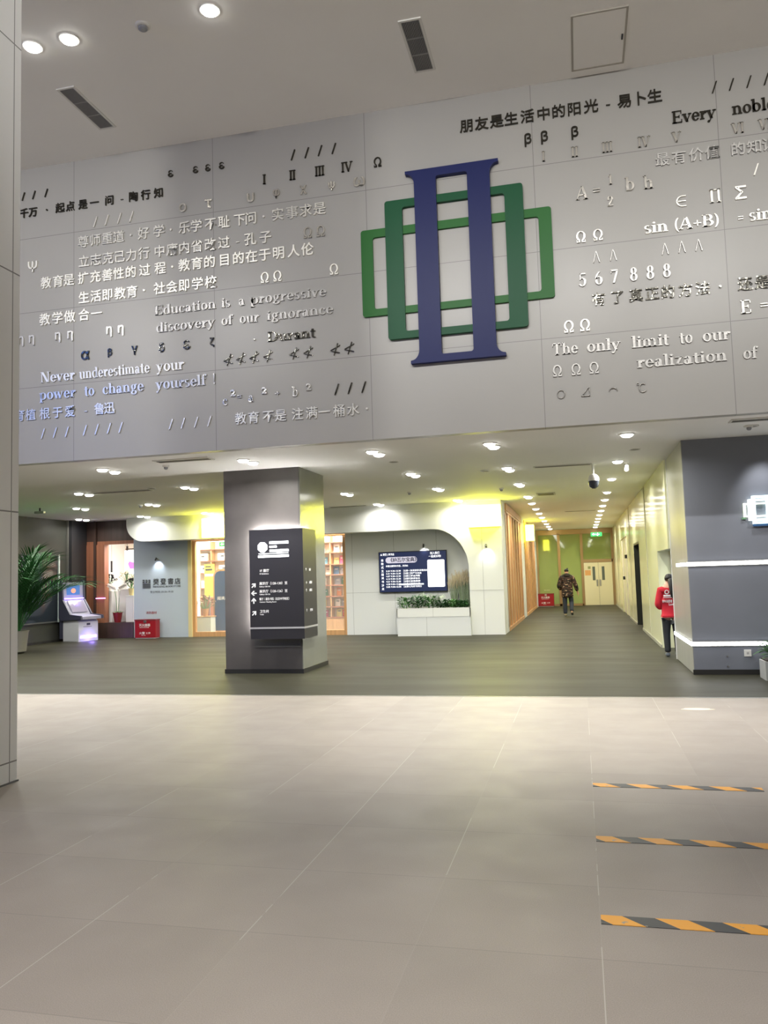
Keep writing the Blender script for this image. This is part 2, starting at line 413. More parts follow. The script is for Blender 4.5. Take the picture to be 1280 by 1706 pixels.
GL['IV'] = (1.14, GL['I'][1] + [[(a + .34, c) for a, c in p] for p in GL['V'][1]])
GL['VI'] = (1.14, GL['V'][1] + [[(a + .76, c) for a, c in p] for p in GL['I'][1]])
GL['VII'] = (1.48, GL['VI'][1] + [[(a + 1.1, c) for a, c in p] for p in GL['I'][1]])
GLM = {}
def glyph_mesh(ch, m, depth=.022):
    """serif glyph, cap height 1, x centred, baseline z=0; depth along +y"""
    k = (ch, m.name)
    if k not in GLM:
        wd, polys = GL[ch]; mb = MB()
        for p in polys: mb.prism([(a - wd / 2, c) for a, c in p], -depth, 0)
        me = mb.mesh('letter'); me.materials.append(m); GLM[k] = me
    return GLM[k]

# ================================================================== SETTING
ZL, ZH, YW = 3.55, 8.355, 11.0          # low ceiling, high ceiling, face of the sign wall
struct('floor', MB().box(-16, 10, -9, 10.76, -.2, 0), M_lobby)
struct('floor_rear', MB().box(-16, 10, 10.76, 40, -.2, 0), M_rear)
struct('trim_floor', MB().box(-14.9, 10, 10.745, 10.775, -.05, .004), M_alu)
struct('ceiling', MB().box(-16, 10, -9, YW + .2, ZH, ZH + .2), M_ceil)
struct('ceiling_low', MB().box(-16, 10, YW + .03, 40, ZL, ZL + .12), M_ceil)
struct('wall_front', MB().box(-16, 10, YW, YW + .15, ZL - .015, ZH), M_sign)
M_hall = mat('hall_wall', S(120, 118, 115), .5, noise=(1, .03, (1, 1, 1)))
struct('wall_left', MB().box(-16.2, -16, -9, YW, 0, ZH), M_hall)
struct('wall_right', MB().box(10, 10.2, -9, 13, 0, ZH), M_hall)
struct('wall_back', MB().box(-16, 10, -9.2, -9, 0, ZH), mat('dark_hall_wall', S(70, 70, 72), .4))
# grey side wall of the low zone with its glazed display
struct('wall_left_low', MB().box(-15.05, -14.85, YW, 22.1, 0, ZL), mat('dark_grey_wall', S(58, 59, 55), .45, noise=(1.5, .08, (1, 1, 1))))
struct('baseboard_left', MB().box(-14.85, -14.83, YW + .15, 21.3, 0, .07), M_skirt)
struct('trim_1', MB().box(-14.86, -14.8, 21.28, 21.34, 0, ZL), M_alu)
struct('trim_2', MB().box(-14.85, -14.7, 21.34, 22.1, 0, ZL), M_dark)
# slate-grey wall block beside the corridor
struct('wall_right_block', MB().box(1.6, 10, 13.05, 15.2, 0, ZL), M_block)
struct('wall_right_end', MB().box(1.592, 1.64, 13.06, 15.28, .01, ZL), mat('satin_grey_panel', S(150, 151, 144), .3, noise=(1.5, .08, (4, 4, .4))))
struct('trim_3', MB().box(1.585, 1.66, 15.25, 15.3, 0, ZL), mat('white_corner_bead', S(216), .4))
struct('baseboard_right', MB().box(1.58, 10, 13.035, 13.05, 0, .075), M_skirt)
# corridor: right-hand wall of cream panels, doorway, dark opening
cw = MB().box(1.55, 1.8, 17.42, 22.5, 0, ZL).box(1.55, 1.8, 24.7, 28.0, 0, ZL).box(1.55, 1.8, 32.4, 38.9, 0, ZL)
cw.box(1.55, 1.8, 22.5, 24.7, 2.34, ZL).box(1.55, 1.8, 28.0, 32.4, 2.78, ZL).box(1.55, 1.8, 15.3, 17.42, 1.95, ZL)
struct('wall_corridor', cw, M_cream)
struct('trim_4', MB().box(1.535, 1.56, 19.96, 19.975, 0, ZL).box(1.535, 1.55, 26.3, 26.312, 0, ZL).box(1.535, 1.55, 35.2, 35.212, 0, ZL), mat('panel_joint', S(190, 188, 165), .4))
struct('baseboard_corridor', MB().box(1.53, 1.55, 17.42, 22.5, 0, .06).box(1.53, 1.55, 24.7, 28, 0, .06).box(1.53, 1.55, 32.4, 38.9, 0, .06), mat('grey_skirting', S(150, 150, 138), .4))
rm = MB().box(3.3, 3.4, 15.2, 17.42, 0, ZL).box(1.8, 3.4, 17.3, 17.42, 0, ZL).box(1.62, 3.3, 15.2, 15.3, 0, ZL)
struct('wall_side_room', rm, mat('bluish_white_wall', S(205, 210, 222), .6))
dk = struct('door_1', MB().box(1.9, 1.95, 22.45, 24.75, 0, 2.4), mat('opening_dark', S(30, 32, 28), .4))  # dark leaf put in for the unlit depth of the opening
struct('trim_5', MB().box(1.55, 1.9, 22.5, 22.56, 0, 2.34).box(1.55, 1.9, 24.64, 24.7, 0, 2.34).box(1.55, 1.9, 22.5, 24.7, 2.28, 2.34), mat('dark_jamb', S(44, 46, 40), .4))
d2 = struct('door_2', MB().box(1.58, 1.64, 28.05, 32.35, .01, 2.73), mat('white_door', S(214, 212, 196), .35))
MB().box(1.545, 1.6, 28, 28.08, 0, 2.78).box(1.545, 1.6, 32.32, 32.4, 0, 2.78).box(1.545, 1.6, 28, 32.4, 2.72, 2.78).box(1.56, 1.6, 30.18, 30.22, 0, 2.73).build('door_frame', M_cream, d2)
MB().box(1.5, 1.57, 28.6, 28.95, 1.98, 2.1).build('door_closer', M_black, d2)
MB().cyl(0, 0, 0, .08, .06, 12, M=Matrix.Translation((1.5, 30.6, 1.3)) @ Matrix.Rotation(pi / 2, 4, 'Y')).build('door_lock', M_black, d2)
# slatted left wall of the corridor and its white corner column
struct('wall_left_corridor', MB().box(-2.2, -2.0, 22.2, 38.9, 0, ZL), mat('corridor_backing', S(206, 188, 142), .6))
struct('trim_6', MB().box(-2.03, -1.965, 22.12, 22.75, 0, ZL).box(-2.03, -1.965, 28.9, 30.5, 0, ZL).box(-2.03, -1.95, 37.6, 38.9, 0, ZL), M_fac)
struct('trim_7', MB().box(-2.0, -1.95, 22.75, 28.9, 0, .1).box(-2.0, -1.95, 30.5, 37.6, 0, .1).box(-2.0, -1.95, 22.75, 28.9, 3.3, 3.36).box(-2.0, -1.93, 22.75, 28.9, 3.36, ZL).box(-2.0, -1.95, 30.5, 37.6, 3.42, ZL), M_woodl)
# bookshop front
ap = [(-1.97, 0), (-1.97, ZL), (-13.012, ZL), (-13.012, 3.36)]
ap += [(-12.45 - .562 * cos(radians(t)), 3.36 - .515 * sin(radians(t))) for t in range(9, 91, 9)]
ap += [(-3.85 + .98 * sin(radians(t)), 1.75 + 1.095 * cos(radians(t))) for t in range(0, 91, 6)] + [(-2.87, 0)]
fo = MB().prism(ap, 21.55, 22.1)
struct('wall_shopfront', fo, M_fac)
struct('trim_8', MB().box(-2.5, -2.494, 21.545, 21.56, .0, 2.84).box(-2.87, -1.97, 21.544, 21.56, 1.17, 1.176), mat('shadow_gap', S(170, 172, 172), .5))
struct('wall_recess', MB().box(-6.44, -2.8, 22.1, 22.3, 0, 2.95), M_rec)
struct('wall_blue', MB().box(-13.1, -11.3, 22.1, 22.35, 0, 2.95), M_blue)
struct('trim_9', MB().box(-11.3, -11.19, 22.07, 22.35, 0, 2.9), mat('pale_oak_edge', S(214, 200, 150), .45))
struct('wall_shop_back', MB().box(-16, -2.2, 26.4, 26.6, 0, ZL), mat('shop_back_wall', S(226, 214, 200), .7))
struct('wall_shop_side', MB().box(-16.1, -16, 22.1, 26.6, 0, ZL), M_fac)
struct('wall_end', MB().box(-2.2, 1.8, 39.0, 39.2, 0, ZL), mat('dark_behind_glass', S(60, 74, 40), .6))
struct('wall_beyond', MB().box(-16, -2.2, 39, 39.2, 0, ZL), M_hall)

# glazing of the shop: oak frames with clear panes
def glazing(idx, x0, x1, mull):
    fr = MB().box(x0, x1, 22.14, 22.24, 0, .14).box(x0, x1, 22.14, 22.24, 2.8, 2.9)
    for x in mull: fr.box(x - .045, x + .045, 22.14, 22.24, .14, 2.8)
    f = struct('window_%d' % idx, fr, M_woodl)
    MB().box(x0 + .02, x1 - .02, 22.185, 22.195, .14, 2.8).build('pane', M_glass, f)
glazing(1, -11.19, -6.44, (-11.145, -9.2, -7.75, -6.485))
wf = MB()
wf.box(-14.95, -13.1, 22.1, 22.3, 2.83, 2.93)
struct('window_2', wf, M_wood)
struct('trim_10', MB().box(-14.85, -13.1, 22.12, 22.28, 2.93, ZL), M_woodd)
struct('trim_11', MB().box(-14.98, -14.83, 22.0, 22.3, 0, ZL), M_dark)
struct('trim_12', MB().box(-14.83, -14.42, 22.08, 22.3, .46, 2.83).box(-14.35, -14.07, 22.06, 22.3, .46, 2.83), M_wood)
struct('trim_13', MB().box(-14.42, -14.34, 22.02, 22.32, .46, ZL), M_woodd)
struct('wall_window_base', MB().box(-14.83, -13.1, 22.06, 22.9, 0, .46), M_woodd)

# glazed partition and double door at the corridor's end
YE = 38.9
gp = MB()
for x in (-1.93, -.92, .117, 1.5): gp.box(x - .06, x + .06, YE - .06, YE + .06, 0, 3.36)
gp.box(-2.0, 1.55, YE - .06, YE + .06, 3.32, ZL).box(.17, 1.5, YE - .06, YE + .06, 1.98, 2.12).box(-1.93, .117, YE - .06, YE + .06, 0, .1)
wn = struct('window_3', gp, mat('champagne_aluminium', S(178, 150, 112), .3, .6))
for x0, x1, z0, z1 in ((-1.87, -.98, .1, 3.32), (-.86, .057, .1, 3.32), (.177, 1.44, 2.12, 3.32)):
    MB().box(x0, x1, YE - .01, YE + .01, z0, z1).build('pane', M_green, wn)
d3 = struct('door_3', MB().box(.18, .825, YE - .05, YE + .01, .01, 1.97).box(.835, 1.44, YE - .05, YE + .01, .01, 1.97), mat('cream_door', S(222, 216, 180), .4))
for x in (.56, .98): MB().box(x, x + .12, YE - .06, YE - .04, 1.15, 1.78).build('vision_panel', mat('grey_glass', S(96, 104, 96), .1), d3)
for x in (.72, .86): MB().box(x, x + .07, YE - .07, YE - .04, .88, 1.18).build('push_plate', M_alu, d3)
MB().box(.22, .48, YE - .056, YE - .045, 1.38, 1.62).build('door_notice', mat('orange_notice', S(214, 158, 96), .6), d3)
MB().box(.36, .48, YE - .056, YE - .045, 1.68, 1.8).build('door_sticker', mat('olive_notice', S(140, 144, 92), .6), d3)

# ================================================================== COLUMNS
t = thing('column', 'tall white column clad in jointed aluminium panels, cut by the photo edge', 'column', (-5.1, 5.4, 0))
MB().box(-5.55, -4.632, 4.9, 5.975, 0, ZH).build('cladding', M_colw, t, loc=(5.1, -5.4, 0))
MB().box(-5.56, -4.62, 4.89, 5.985, 0, .012).build('base_seal', mat('grey_sealant', S(110), .6), t, loc=(5.1, -5.4, 0))
tp = thing('pillar', 'square grey plaster pillar carrying the black directory sign', 'pillar', (-5.38, 13.95, 0))
lo = (5.38, -13.95, 0)
MB().box(-6.085, -4.68, 13.27, 14.63, .075, ZL).build('shaft', M_plaster, tp, loc=lo)
MB().box(-4.68, -4.665, 13.28, 14.63, .075, ZL).build('side_cladding', M_plaster_gl, tp, loc=lo)
MB().box(-6.1, -4.65, 13.255, 14.645, 0, .075).build('base_skirting', M_skirt, tp, loc=lo)

# ================================================================== WALL LETTERING
FIN = {'d': mat('dark_reflection_steel', S(88, 86, 80), .16, 1, bump=(1.6, .5)),  # one mirror steel in several tones; reflections put into the base colour
       'b': mat('pale_reflection_steel', S(226, 224, 216), .3, .55, bump=(1.3, .25)),
       'B': mat('bright_reflection_steel', S(252, 250, 240), .32, .3, bump=(1.3, .2)),
       'g': mat('grey_reflection_steel', S(176, 174, 170), .38, .6, bump=(1.2, .25)),
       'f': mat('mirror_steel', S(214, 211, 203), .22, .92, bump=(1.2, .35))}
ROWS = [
 ('three small dark-reflecting steel slashes at the top beside the white column','d','c',7.896,0.13,[('/',-8.46),('/',-8.265),('/',-8.038)]),
 ('dark-reflecting steel Chinese line containing 起点是一问 under three small slashes','d','c',7.613,0.157,[('千',-8.447),('万',-8.28),('·',-8.026),('起',-7.786),('点',-7.601),('是',-7.375),('一',-7.171),('问',-6.906),('-',-6.685),('陶',-6.487),('行',-6.275),('知',-6.054)]),
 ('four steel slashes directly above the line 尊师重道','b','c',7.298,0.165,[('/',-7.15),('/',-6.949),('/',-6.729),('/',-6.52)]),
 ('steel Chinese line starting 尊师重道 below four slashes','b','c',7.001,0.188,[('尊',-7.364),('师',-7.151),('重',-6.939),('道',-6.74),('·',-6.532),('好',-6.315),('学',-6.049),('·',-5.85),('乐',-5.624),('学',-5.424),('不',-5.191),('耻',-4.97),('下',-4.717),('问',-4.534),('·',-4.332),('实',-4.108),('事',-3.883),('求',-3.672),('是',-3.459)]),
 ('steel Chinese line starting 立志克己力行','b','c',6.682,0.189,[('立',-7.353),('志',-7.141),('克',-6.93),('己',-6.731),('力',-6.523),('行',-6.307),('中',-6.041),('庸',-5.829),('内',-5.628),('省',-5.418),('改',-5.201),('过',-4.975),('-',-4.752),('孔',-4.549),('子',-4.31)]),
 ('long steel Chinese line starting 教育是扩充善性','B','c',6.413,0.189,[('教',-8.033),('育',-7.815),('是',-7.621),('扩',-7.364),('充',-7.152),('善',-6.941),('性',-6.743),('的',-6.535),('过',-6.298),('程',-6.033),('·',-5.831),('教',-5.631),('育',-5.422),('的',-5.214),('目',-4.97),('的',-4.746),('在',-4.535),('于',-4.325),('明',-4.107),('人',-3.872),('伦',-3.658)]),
 ('bright-reflecting steel Chinese line reading 生活即教育 社会即学校','B','c',6.097,0.189,[('生',-7.353),('活',-7.142),('即',-6.942),('教',-6.723),('育',-6.516),('·',-6.311),('社',-6.046),('会',-5.839),('即',-5.634),('学',-5.416),('校',-5.199)]),
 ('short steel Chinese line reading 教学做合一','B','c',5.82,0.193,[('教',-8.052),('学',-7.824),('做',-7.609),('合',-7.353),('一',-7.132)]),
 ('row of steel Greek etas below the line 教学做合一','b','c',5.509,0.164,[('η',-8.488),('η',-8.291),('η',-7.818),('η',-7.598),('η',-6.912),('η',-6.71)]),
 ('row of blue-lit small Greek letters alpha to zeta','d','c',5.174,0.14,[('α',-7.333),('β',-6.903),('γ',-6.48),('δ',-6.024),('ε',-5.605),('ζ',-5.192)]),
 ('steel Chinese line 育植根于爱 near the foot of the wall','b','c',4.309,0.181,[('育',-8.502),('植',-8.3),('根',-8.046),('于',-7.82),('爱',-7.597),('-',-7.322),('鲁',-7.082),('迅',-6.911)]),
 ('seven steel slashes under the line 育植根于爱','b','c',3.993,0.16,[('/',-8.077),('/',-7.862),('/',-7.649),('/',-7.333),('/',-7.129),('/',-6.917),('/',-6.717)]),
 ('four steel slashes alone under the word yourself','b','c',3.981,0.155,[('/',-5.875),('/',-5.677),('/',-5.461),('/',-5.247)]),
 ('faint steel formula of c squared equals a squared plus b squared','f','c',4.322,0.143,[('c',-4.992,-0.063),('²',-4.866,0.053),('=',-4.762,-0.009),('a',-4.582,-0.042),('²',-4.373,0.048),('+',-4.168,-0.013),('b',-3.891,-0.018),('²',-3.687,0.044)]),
 ('three dark-reflecting steel slashes after the c squared formula','d','c',4.296,0.156,[('/',-3.263,-0.001),('/',-3.066,0.0),('/',-2.862,0.0)]),
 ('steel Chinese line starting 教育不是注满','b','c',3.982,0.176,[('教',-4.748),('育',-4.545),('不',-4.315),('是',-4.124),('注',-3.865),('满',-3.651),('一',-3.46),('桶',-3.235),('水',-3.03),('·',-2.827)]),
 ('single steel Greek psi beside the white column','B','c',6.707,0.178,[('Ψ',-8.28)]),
 ('four dark-reflecting steel epsilons high on the wall','d','c',7.89,0.105,[('ε',-5.847),('ε',-5.428),('ε',-5.224),('ε',-4.996)]),
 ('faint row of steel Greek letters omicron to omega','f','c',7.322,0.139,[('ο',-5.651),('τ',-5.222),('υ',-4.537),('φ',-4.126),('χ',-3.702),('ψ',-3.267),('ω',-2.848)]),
 ('four dark-reflecting steel slashes above the Roman numerals III and IV','d','c',7.881,0.156,[('/',-3.849),('/',-3.633),('/',-3.428),('/',-3.215)]),
 ('dark-reflecting steel Roman numerals one to four with a closing omega','d','c',7.574,0.146,[('I',-4.312),('II',-3.865),('III',-3.441),('IV',-3.031),('Ω',-2.565)]),
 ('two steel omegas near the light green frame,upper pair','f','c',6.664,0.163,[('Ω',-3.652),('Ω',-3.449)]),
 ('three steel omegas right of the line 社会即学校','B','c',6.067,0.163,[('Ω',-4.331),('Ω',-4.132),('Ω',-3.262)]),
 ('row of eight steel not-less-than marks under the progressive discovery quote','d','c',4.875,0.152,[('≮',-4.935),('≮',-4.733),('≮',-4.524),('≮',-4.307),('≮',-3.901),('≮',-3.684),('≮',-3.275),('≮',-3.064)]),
 ('black-reflecting steel Chinese line 朋友是生活中的阳光 high above the emblem','d','c',7.903,0.188,[('朋',-1.258),('友',-1.046),('是',-0.835),('生',-0.635),('活',-0.412),('中',-0.191),('的',0.012),('阳',0.222),('光',0.445),('-',0.667),('易',0.886),('卜',1.08),('生',1.273)]),
 ('three dark-reflecting steel betas below the line 朋友是生活','d','c',7.565,0.188,[('β',-0.418),('β',-0.194),('β',0.214)]),
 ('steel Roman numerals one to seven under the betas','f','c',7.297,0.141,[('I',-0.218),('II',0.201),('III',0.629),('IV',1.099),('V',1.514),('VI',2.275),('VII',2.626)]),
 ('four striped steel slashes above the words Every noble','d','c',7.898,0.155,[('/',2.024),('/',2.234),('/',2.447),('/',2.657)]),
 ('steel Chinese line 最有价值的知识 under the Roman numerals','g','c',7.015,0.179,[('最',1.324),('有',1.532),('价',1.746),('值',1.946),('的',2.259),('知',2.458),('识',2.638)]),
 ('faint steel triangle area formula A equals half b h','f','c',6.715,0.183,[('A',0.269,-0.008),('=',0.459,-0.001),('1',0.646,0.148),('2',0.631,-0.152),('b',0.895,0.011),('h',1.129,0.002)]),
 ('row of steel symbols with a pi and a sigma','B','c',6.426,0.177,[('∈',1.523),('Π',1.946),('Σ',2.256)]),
 ('single bright-reflecting steel slash above the big sigma','B','c',6.707,0.152,[('/',2.461)]),
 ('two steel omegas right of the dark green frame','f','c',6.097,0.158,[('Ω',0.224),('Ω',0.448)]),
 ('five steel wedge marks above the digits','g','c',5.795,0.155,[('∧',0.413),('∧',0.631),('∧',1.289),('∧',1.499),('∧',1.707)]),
 ('grey-reflecting steel digits 5 6 7 8 8 8','g','c',5.502,0.18,[('5',0.219),('6',0.43),('7',0.632),('8',0.878),('8',1.088),('8',1.295)]),
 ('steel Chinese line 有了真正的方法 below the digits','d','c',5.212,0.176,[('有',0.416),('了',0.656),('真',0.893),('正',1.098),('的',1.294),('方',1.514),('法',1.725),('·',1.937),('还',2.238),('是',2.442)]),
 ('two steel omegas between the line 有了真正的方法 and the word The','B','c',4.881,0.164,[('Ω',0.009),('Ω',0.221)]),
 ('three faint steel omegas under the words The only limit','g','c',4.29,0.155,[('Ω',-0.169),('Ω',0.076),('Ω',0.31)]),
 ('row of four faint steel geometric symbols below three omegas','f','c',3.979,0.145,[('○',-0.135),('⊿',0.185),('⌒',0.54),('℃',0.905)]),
 ('bright-reflecting steel capital E with an equals sign','B','c',4.913,0.172,[('E',2.229),('=',2.444)]),
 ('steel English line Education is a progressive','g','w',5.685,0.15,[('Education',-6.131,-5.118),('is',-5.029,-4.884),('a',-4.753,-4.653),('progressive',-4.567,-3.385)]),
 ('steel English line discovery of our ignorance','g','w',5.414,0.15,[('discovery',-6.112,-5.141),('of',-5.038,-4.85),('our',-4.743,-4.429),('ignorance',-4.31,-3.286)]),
 ('dark-reflecting steel surname after a dot,closing the ignorance quote','d','w',5.093,0.145,[('·',-4.539,-4.482),('Durant',-4.303,-3.562)]),
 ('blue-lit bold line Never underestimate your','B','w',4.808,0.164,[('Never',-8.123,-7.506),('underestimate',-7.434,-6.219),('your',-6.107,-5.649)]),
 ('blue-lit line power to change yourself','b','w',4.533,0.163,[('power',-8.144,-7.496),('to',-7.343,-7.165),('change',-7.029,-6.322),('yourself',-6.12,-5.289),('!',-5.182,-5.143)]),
 ('dark-reflecting steel words Every noble at the top of the wall','d','w',7.486,0.165,[('Every',1.473,2.019),('noble',2.217,2.741)]),
 ('bright-reflecting steel formula sin(A+B) = sin','B','w',6.032,0.155,[('sin',1.036,1.344),('(A+B)',1.412,1.984),('=',2.196,2.275),('sin',2.333,2.61)]),
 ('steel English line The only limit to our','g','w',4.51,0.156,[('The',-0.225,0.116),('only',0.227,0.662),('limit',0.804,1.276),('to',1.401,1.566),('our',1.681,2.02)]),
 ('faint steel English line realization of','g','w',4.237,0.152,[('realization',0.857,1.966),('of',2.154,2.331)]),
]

def cjk(ch): return len(ch) == 1 and ord(ch) >= 0x4e00
CACHE = {}
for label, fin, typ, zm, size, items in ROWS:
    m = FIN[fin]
    x0 = min(i[1] for i in items)
    tilt = radians(3.2) if 'blue-lit' in label else 0
    line = thing('wall_lettering', label, 'lettering', (x0, YW, zm), 0, 'steel lettering on the grey wall')
    line.rotation_euler = (tilt, 0, 0)
    if typ == 'c':
        for it in items:
            ch, x = it[0], it[1]
            dz = it[2] if len(it) > 2 else 0
            if ch in GL and not (ch in '12' and 'triangle' in label and False):
                s = size * (.62 if ch in '·-' else 1)
                if ch in '12' and 'triangle' in label: s = size * .75
                if ch == '·': s = size
                me = glyph_mesh(ch, m)
                z = dz - size * (.36 if ch in '·-=+' else .5)
                if ch in 'abch' and 'formula' in label: z = dz - size * .4
                o = put('letter', me, line, (x - x0, 0, z)); o.scale = (s, 1, s)
            else:
                k = (ch, fin)
                if k not in CACHE:
                    me = text_mesh(ch, 1.0, .012 if cjk(ch) else .016, .001, 'CENTER').copy()
                    vs = [v.co for v in me.vertices]
                    cx = (min(v.x for v in vs) + max(v.x for v in vs)) / 2; cz = (min(v.z for v in vs) + max(v.z for v in vs)) / 2
                    hz = max(v.z for v in vs) - min(v.z for v in vs)
                    kk = 1.06 if cjk(ch) else 1 / hz
                    if cjk(ch): cx, cz = 0, .36
                    me.transform(Matrix.Diagonal((kk, 1, kk, 1)) @ Matrix.Translation((-cx, 0, -cz)))
                    for v in me.vertices: v.co.y = -.022 if v.co.y < 0 else 0
                    me.name = 'letter'; me.materials.clear(); me.materials.append(m); CACHE[k] = me
                s = size * (.72 if ch in '²' else 1)
                o = put('letter', CACHE[k], line, (x - x0, 0, dz)); o.scale = (s, 1, s)
    else:
        for word, xa, xb in items:
            adv = [GL[c][0] for c in word]
            k = (xb - xa) / sum(adv); x = xa
            for c, a in zip(word, adv):
                o = put('letter', glyph_mesh(c, m), line, (x + a * k / 2 - x0, 0, 0)); o.scale = (k, 1, size)
                x += a * k

# emblem: a blue column-shaped frame in front of two green frames
CX = -1.497
def rrect(hw, z0, z1, r, n=5):
    p = []
    for (sx, zc, a0) in ((1, z1 - r, 0), (-1, z1 - r, 90), (-1, z0 + r, 180), (1, z0 + r, 270)):
        p += [(CX + sx * (hw - r) + r * cos(radians(a0 + 90 * i / n)), zc + r * sin(radians(a0 + 90 * i / n))) for i in range(n + 1)]
    return p
em = thing('wall_emblem', 'large emblem of one blue and two green interlocked frames on the grey wall', 'emblem', (CX, YW, 4.55))
el = (-CX, -YW, -4.55)
MB().ring(rrect(1.345, 5.3, 6.572, .04), rrect(1.172, 5.402, 6.452, .04), YW - .035, YW).build('light_green_frame', mat('mid_green_enamel', S(40, 104, 44), .4, spec=.2), em, loc=el)
MB().ring(rrect(.977, 4.931, 6.95, .04), rrect(.725, 5.034, 6.836, .04), YW - .055, YW).build('dark_green_frame', mat('deep_green_enamel', S(12, 80, 48), .4, spec=.2), em, loc=el)
def blue():
    ou = []
    for sx, sz in ((1, 1), (-1, 1), (-1, -1), (1, -1)):
        zt = 7.336 if sz > 0 else 4.551
        c = []
        for i in range(8):
            a = radians(90 * i / 7)
            c.append((CX + sx * (.535 + .115 * (1 - sin(a))), zt - sz * (.045 + .15 * (1 - cos(a)))))
        seg = [(CX + sx * .66, zt), (CX + sx * .66, zt - sz * .042)] + c
        if (sx, sz) in ((-1, 1), (1, -1)): ou += seg
        else: ou += seg[::-1]
    return ou
bo = blue()
inn = rrect(.222, 4.653, 7.216, .035, 9)
# same vertex count on both outlines: 40 each
MB().ring(bo, inn, YW - .08, YW).build('blue_frame', mat('royal_blue_enamel', S(26, 35, 88), .4, spec=.2), em, loc=el)

# ================================================================== LAMPS AND CEILING FITTINGS
def ordinal(n): return {1: 'first', 2: 'second', 3: 'third', 4: 'fourth', 5: 'fifth', 6: 'sixth', 7: 'seventh', 8: 'eighth', 9: 'ninth', 10: 'tenth', 11: 'eleventh', 12: 'twelfth'}[n]
def ring_mb(ro, ri, z0, z1, n=24):
    return MB().lathe([(ro, z1), (ro, z0), (ri, z0), (ri, z1)], n=n)
DL = None
def downlight(x, y, z, label, group, s=1.0):
    global DL
    if DL is None:
        t = thing('downlight', label, 'ceiling light', (x, y, z), 0, group)
        ring_mb(.105, .086, -.014, .004).build('trim_ring', M_white, t)
        MB().lathe([(.087, .003), (.087, -.006), (.08, -.03), (.055, -.045), (.002, -.05)], n=24).build('diffuser', M_lamp, t, True)
        DL = t
    else:
        t = dup(DL, (x, y, z), label); t['group'] = group
    t.scale = (s, s, 1)
    return t
COLX = [-14.2, -12.2, -10.2, -7.75, -5.2, -3.05, -1.23, .75]
NEAR = ['beside the palm wall', 'before the blue wall', 'near the shop door', 'pillar-side column', 'pillar column', 'before the wall screen', 'corridor slatted-wall column', 'corridor cream-wall column']
HID = {(15.05, -5.2), (17.9, -7.75), (20.95, -7.75), (12.1, -14.2), (12.1, -12.2), (12.1, -10.2), (15.05, -14.2), (15.05, -12.2), (17.9, -14.2)}
for ri, y in enumerate((12.1, 15.05, 17.9, 20.95)):
    for ci, x in enumerate(COLX):
        pair = x < .7
        lamp('AREA', (x, y + .15, ZL - .03), LOW_PAIR * (1 if pair else .7) * (.35 if y > 20 else 1), (1, .97, .88), size=.16, name='lamp', spread=160)
        if (y, x) in HID: continue
        for k in range(2 if pair else 1):
            downlight(x + .03 * k, y + .33 * k, ZL, f'{"front" if k == 0 else "rear"} downlight of the pair, {ordinal(ri + 1)} row behind the sign wall, {NEAR[ci]}' if pair else
                      f'single downlight, {ordinal(ri + 1)} row behind the sign wall, {NEAR[ci]}', 'low ceiling downlights')
for si, x in enumerate((-1.23, .757)):
    for k, y in enumerate((23.15, 25.25, 27.3, 29.4, 31.4, 33.35, 35.45, 37.55)):
        downlight(x, y, ZL, f'corridor downlight, {ordinal(k + 1)} beyond the shopfront in the {"slatted" if si == 0 else "cream"}-wall row', 'corridor downlights', 1.12)
        if k % 2 == 0: lamp('AREA', (x, y + 1, ZL - .03), CORRIDOR * 2, (1, .96, .82), size=.2, spread=160)
# high hall: narrow downlights, three of them in view
for k, (x, lb) in enumerate(((-6.36, 'high ceiling downlight next to the white column, smallest of the three'), (-5.84, 'starry high ceiling downlight over the striped vent near the column'), (-3.95, 'starry high ceiling downlight beside the smoke detector'))):
    downlight(x, 8.415, ZH, lb, 'high ceiling downlights', 1.15)
    if k: lamp('SPOT', (x, 8.415, ZH - .04), HALL_ROW, (1, .97, .93), size=.08, spot=48, blend=1)
for x in (-9.6, -7.7, -2.06, -.17, 1.72, 3.6, 5.5): lamp('SPOT', (x, 8.415, ZH - .04), HALL_ROW, (1, .97, .93), size=.08, spot=48, blend=1)
for y in (1.5, -2.2, -5.8):
    for x in (-10, -6.2, -2.4, 1.4, 5.2): lamp('SPOT', (x, y, ZH - .04), HALL_SPOT * (1.25 if y > 1 else 1), (1, .96, .92), size=.12, spot=66 if y > 1 else 84, blend=.95)

for x in (-11, -8.2, -5.4, -2.6, .2, 3, 5.8): lamp('SPOT', (x, 2.6, ZH - .04), ADDED_WASH, (1, .985, .955), size=.12, spot=80, blend=.9, rot=(radians(66), 0, 0))  # unseen spots added to brighten the sign wall

def vent(x0, x1, y0, y1, z, label, n, across=True):
    t = thing('air_vent', label, 'vent', ((x0 + x1) / 2, (y0 + y1) / 2, z), 0, 'striped air vents')
    a, c = (x1 - x0) / 2, (y1 - y0) / 2
    MB().box(-a, a, -c, c, -.004, .004).build('backing', M_black, t)
    MB().box(-a - .03, a + .03, -c - .03, -c, -.016, 0).box(-a - .03, a + .03, c, c + .03, -.016, 0).box(-a - .03, -a, -c, c, -.016, 0).box(a, a + .03, -c, c, -.016, 0).build('frame', M_white, t)
    f = MB()
    for i in range(n):
        x = -a + (i + .5) * 2 * a / n
        f.box(x - .004, x + .004, -c, c, -.014, -.004)
    for yy in (-c / 3, c / 3): f.box(-a, a, yy - .008, yy + .008, -.015, -.003)
    f.build('slats', mat('vent_slat', S(150), .5), t)
vent(-6.6, -6.385, 9.29, 10.27, ZH, 'striped ceiling vent between the white column and the sign wall', 12)
vent(-1.815, -1.59, 9.245, 10.24, ZH, 'striped ceiling vent above the blue and green emblem', 12)
t = thing('access_hatch', 'square white access hatch in the high ceiling', 'hatch', (.55, 10.26, ZH))
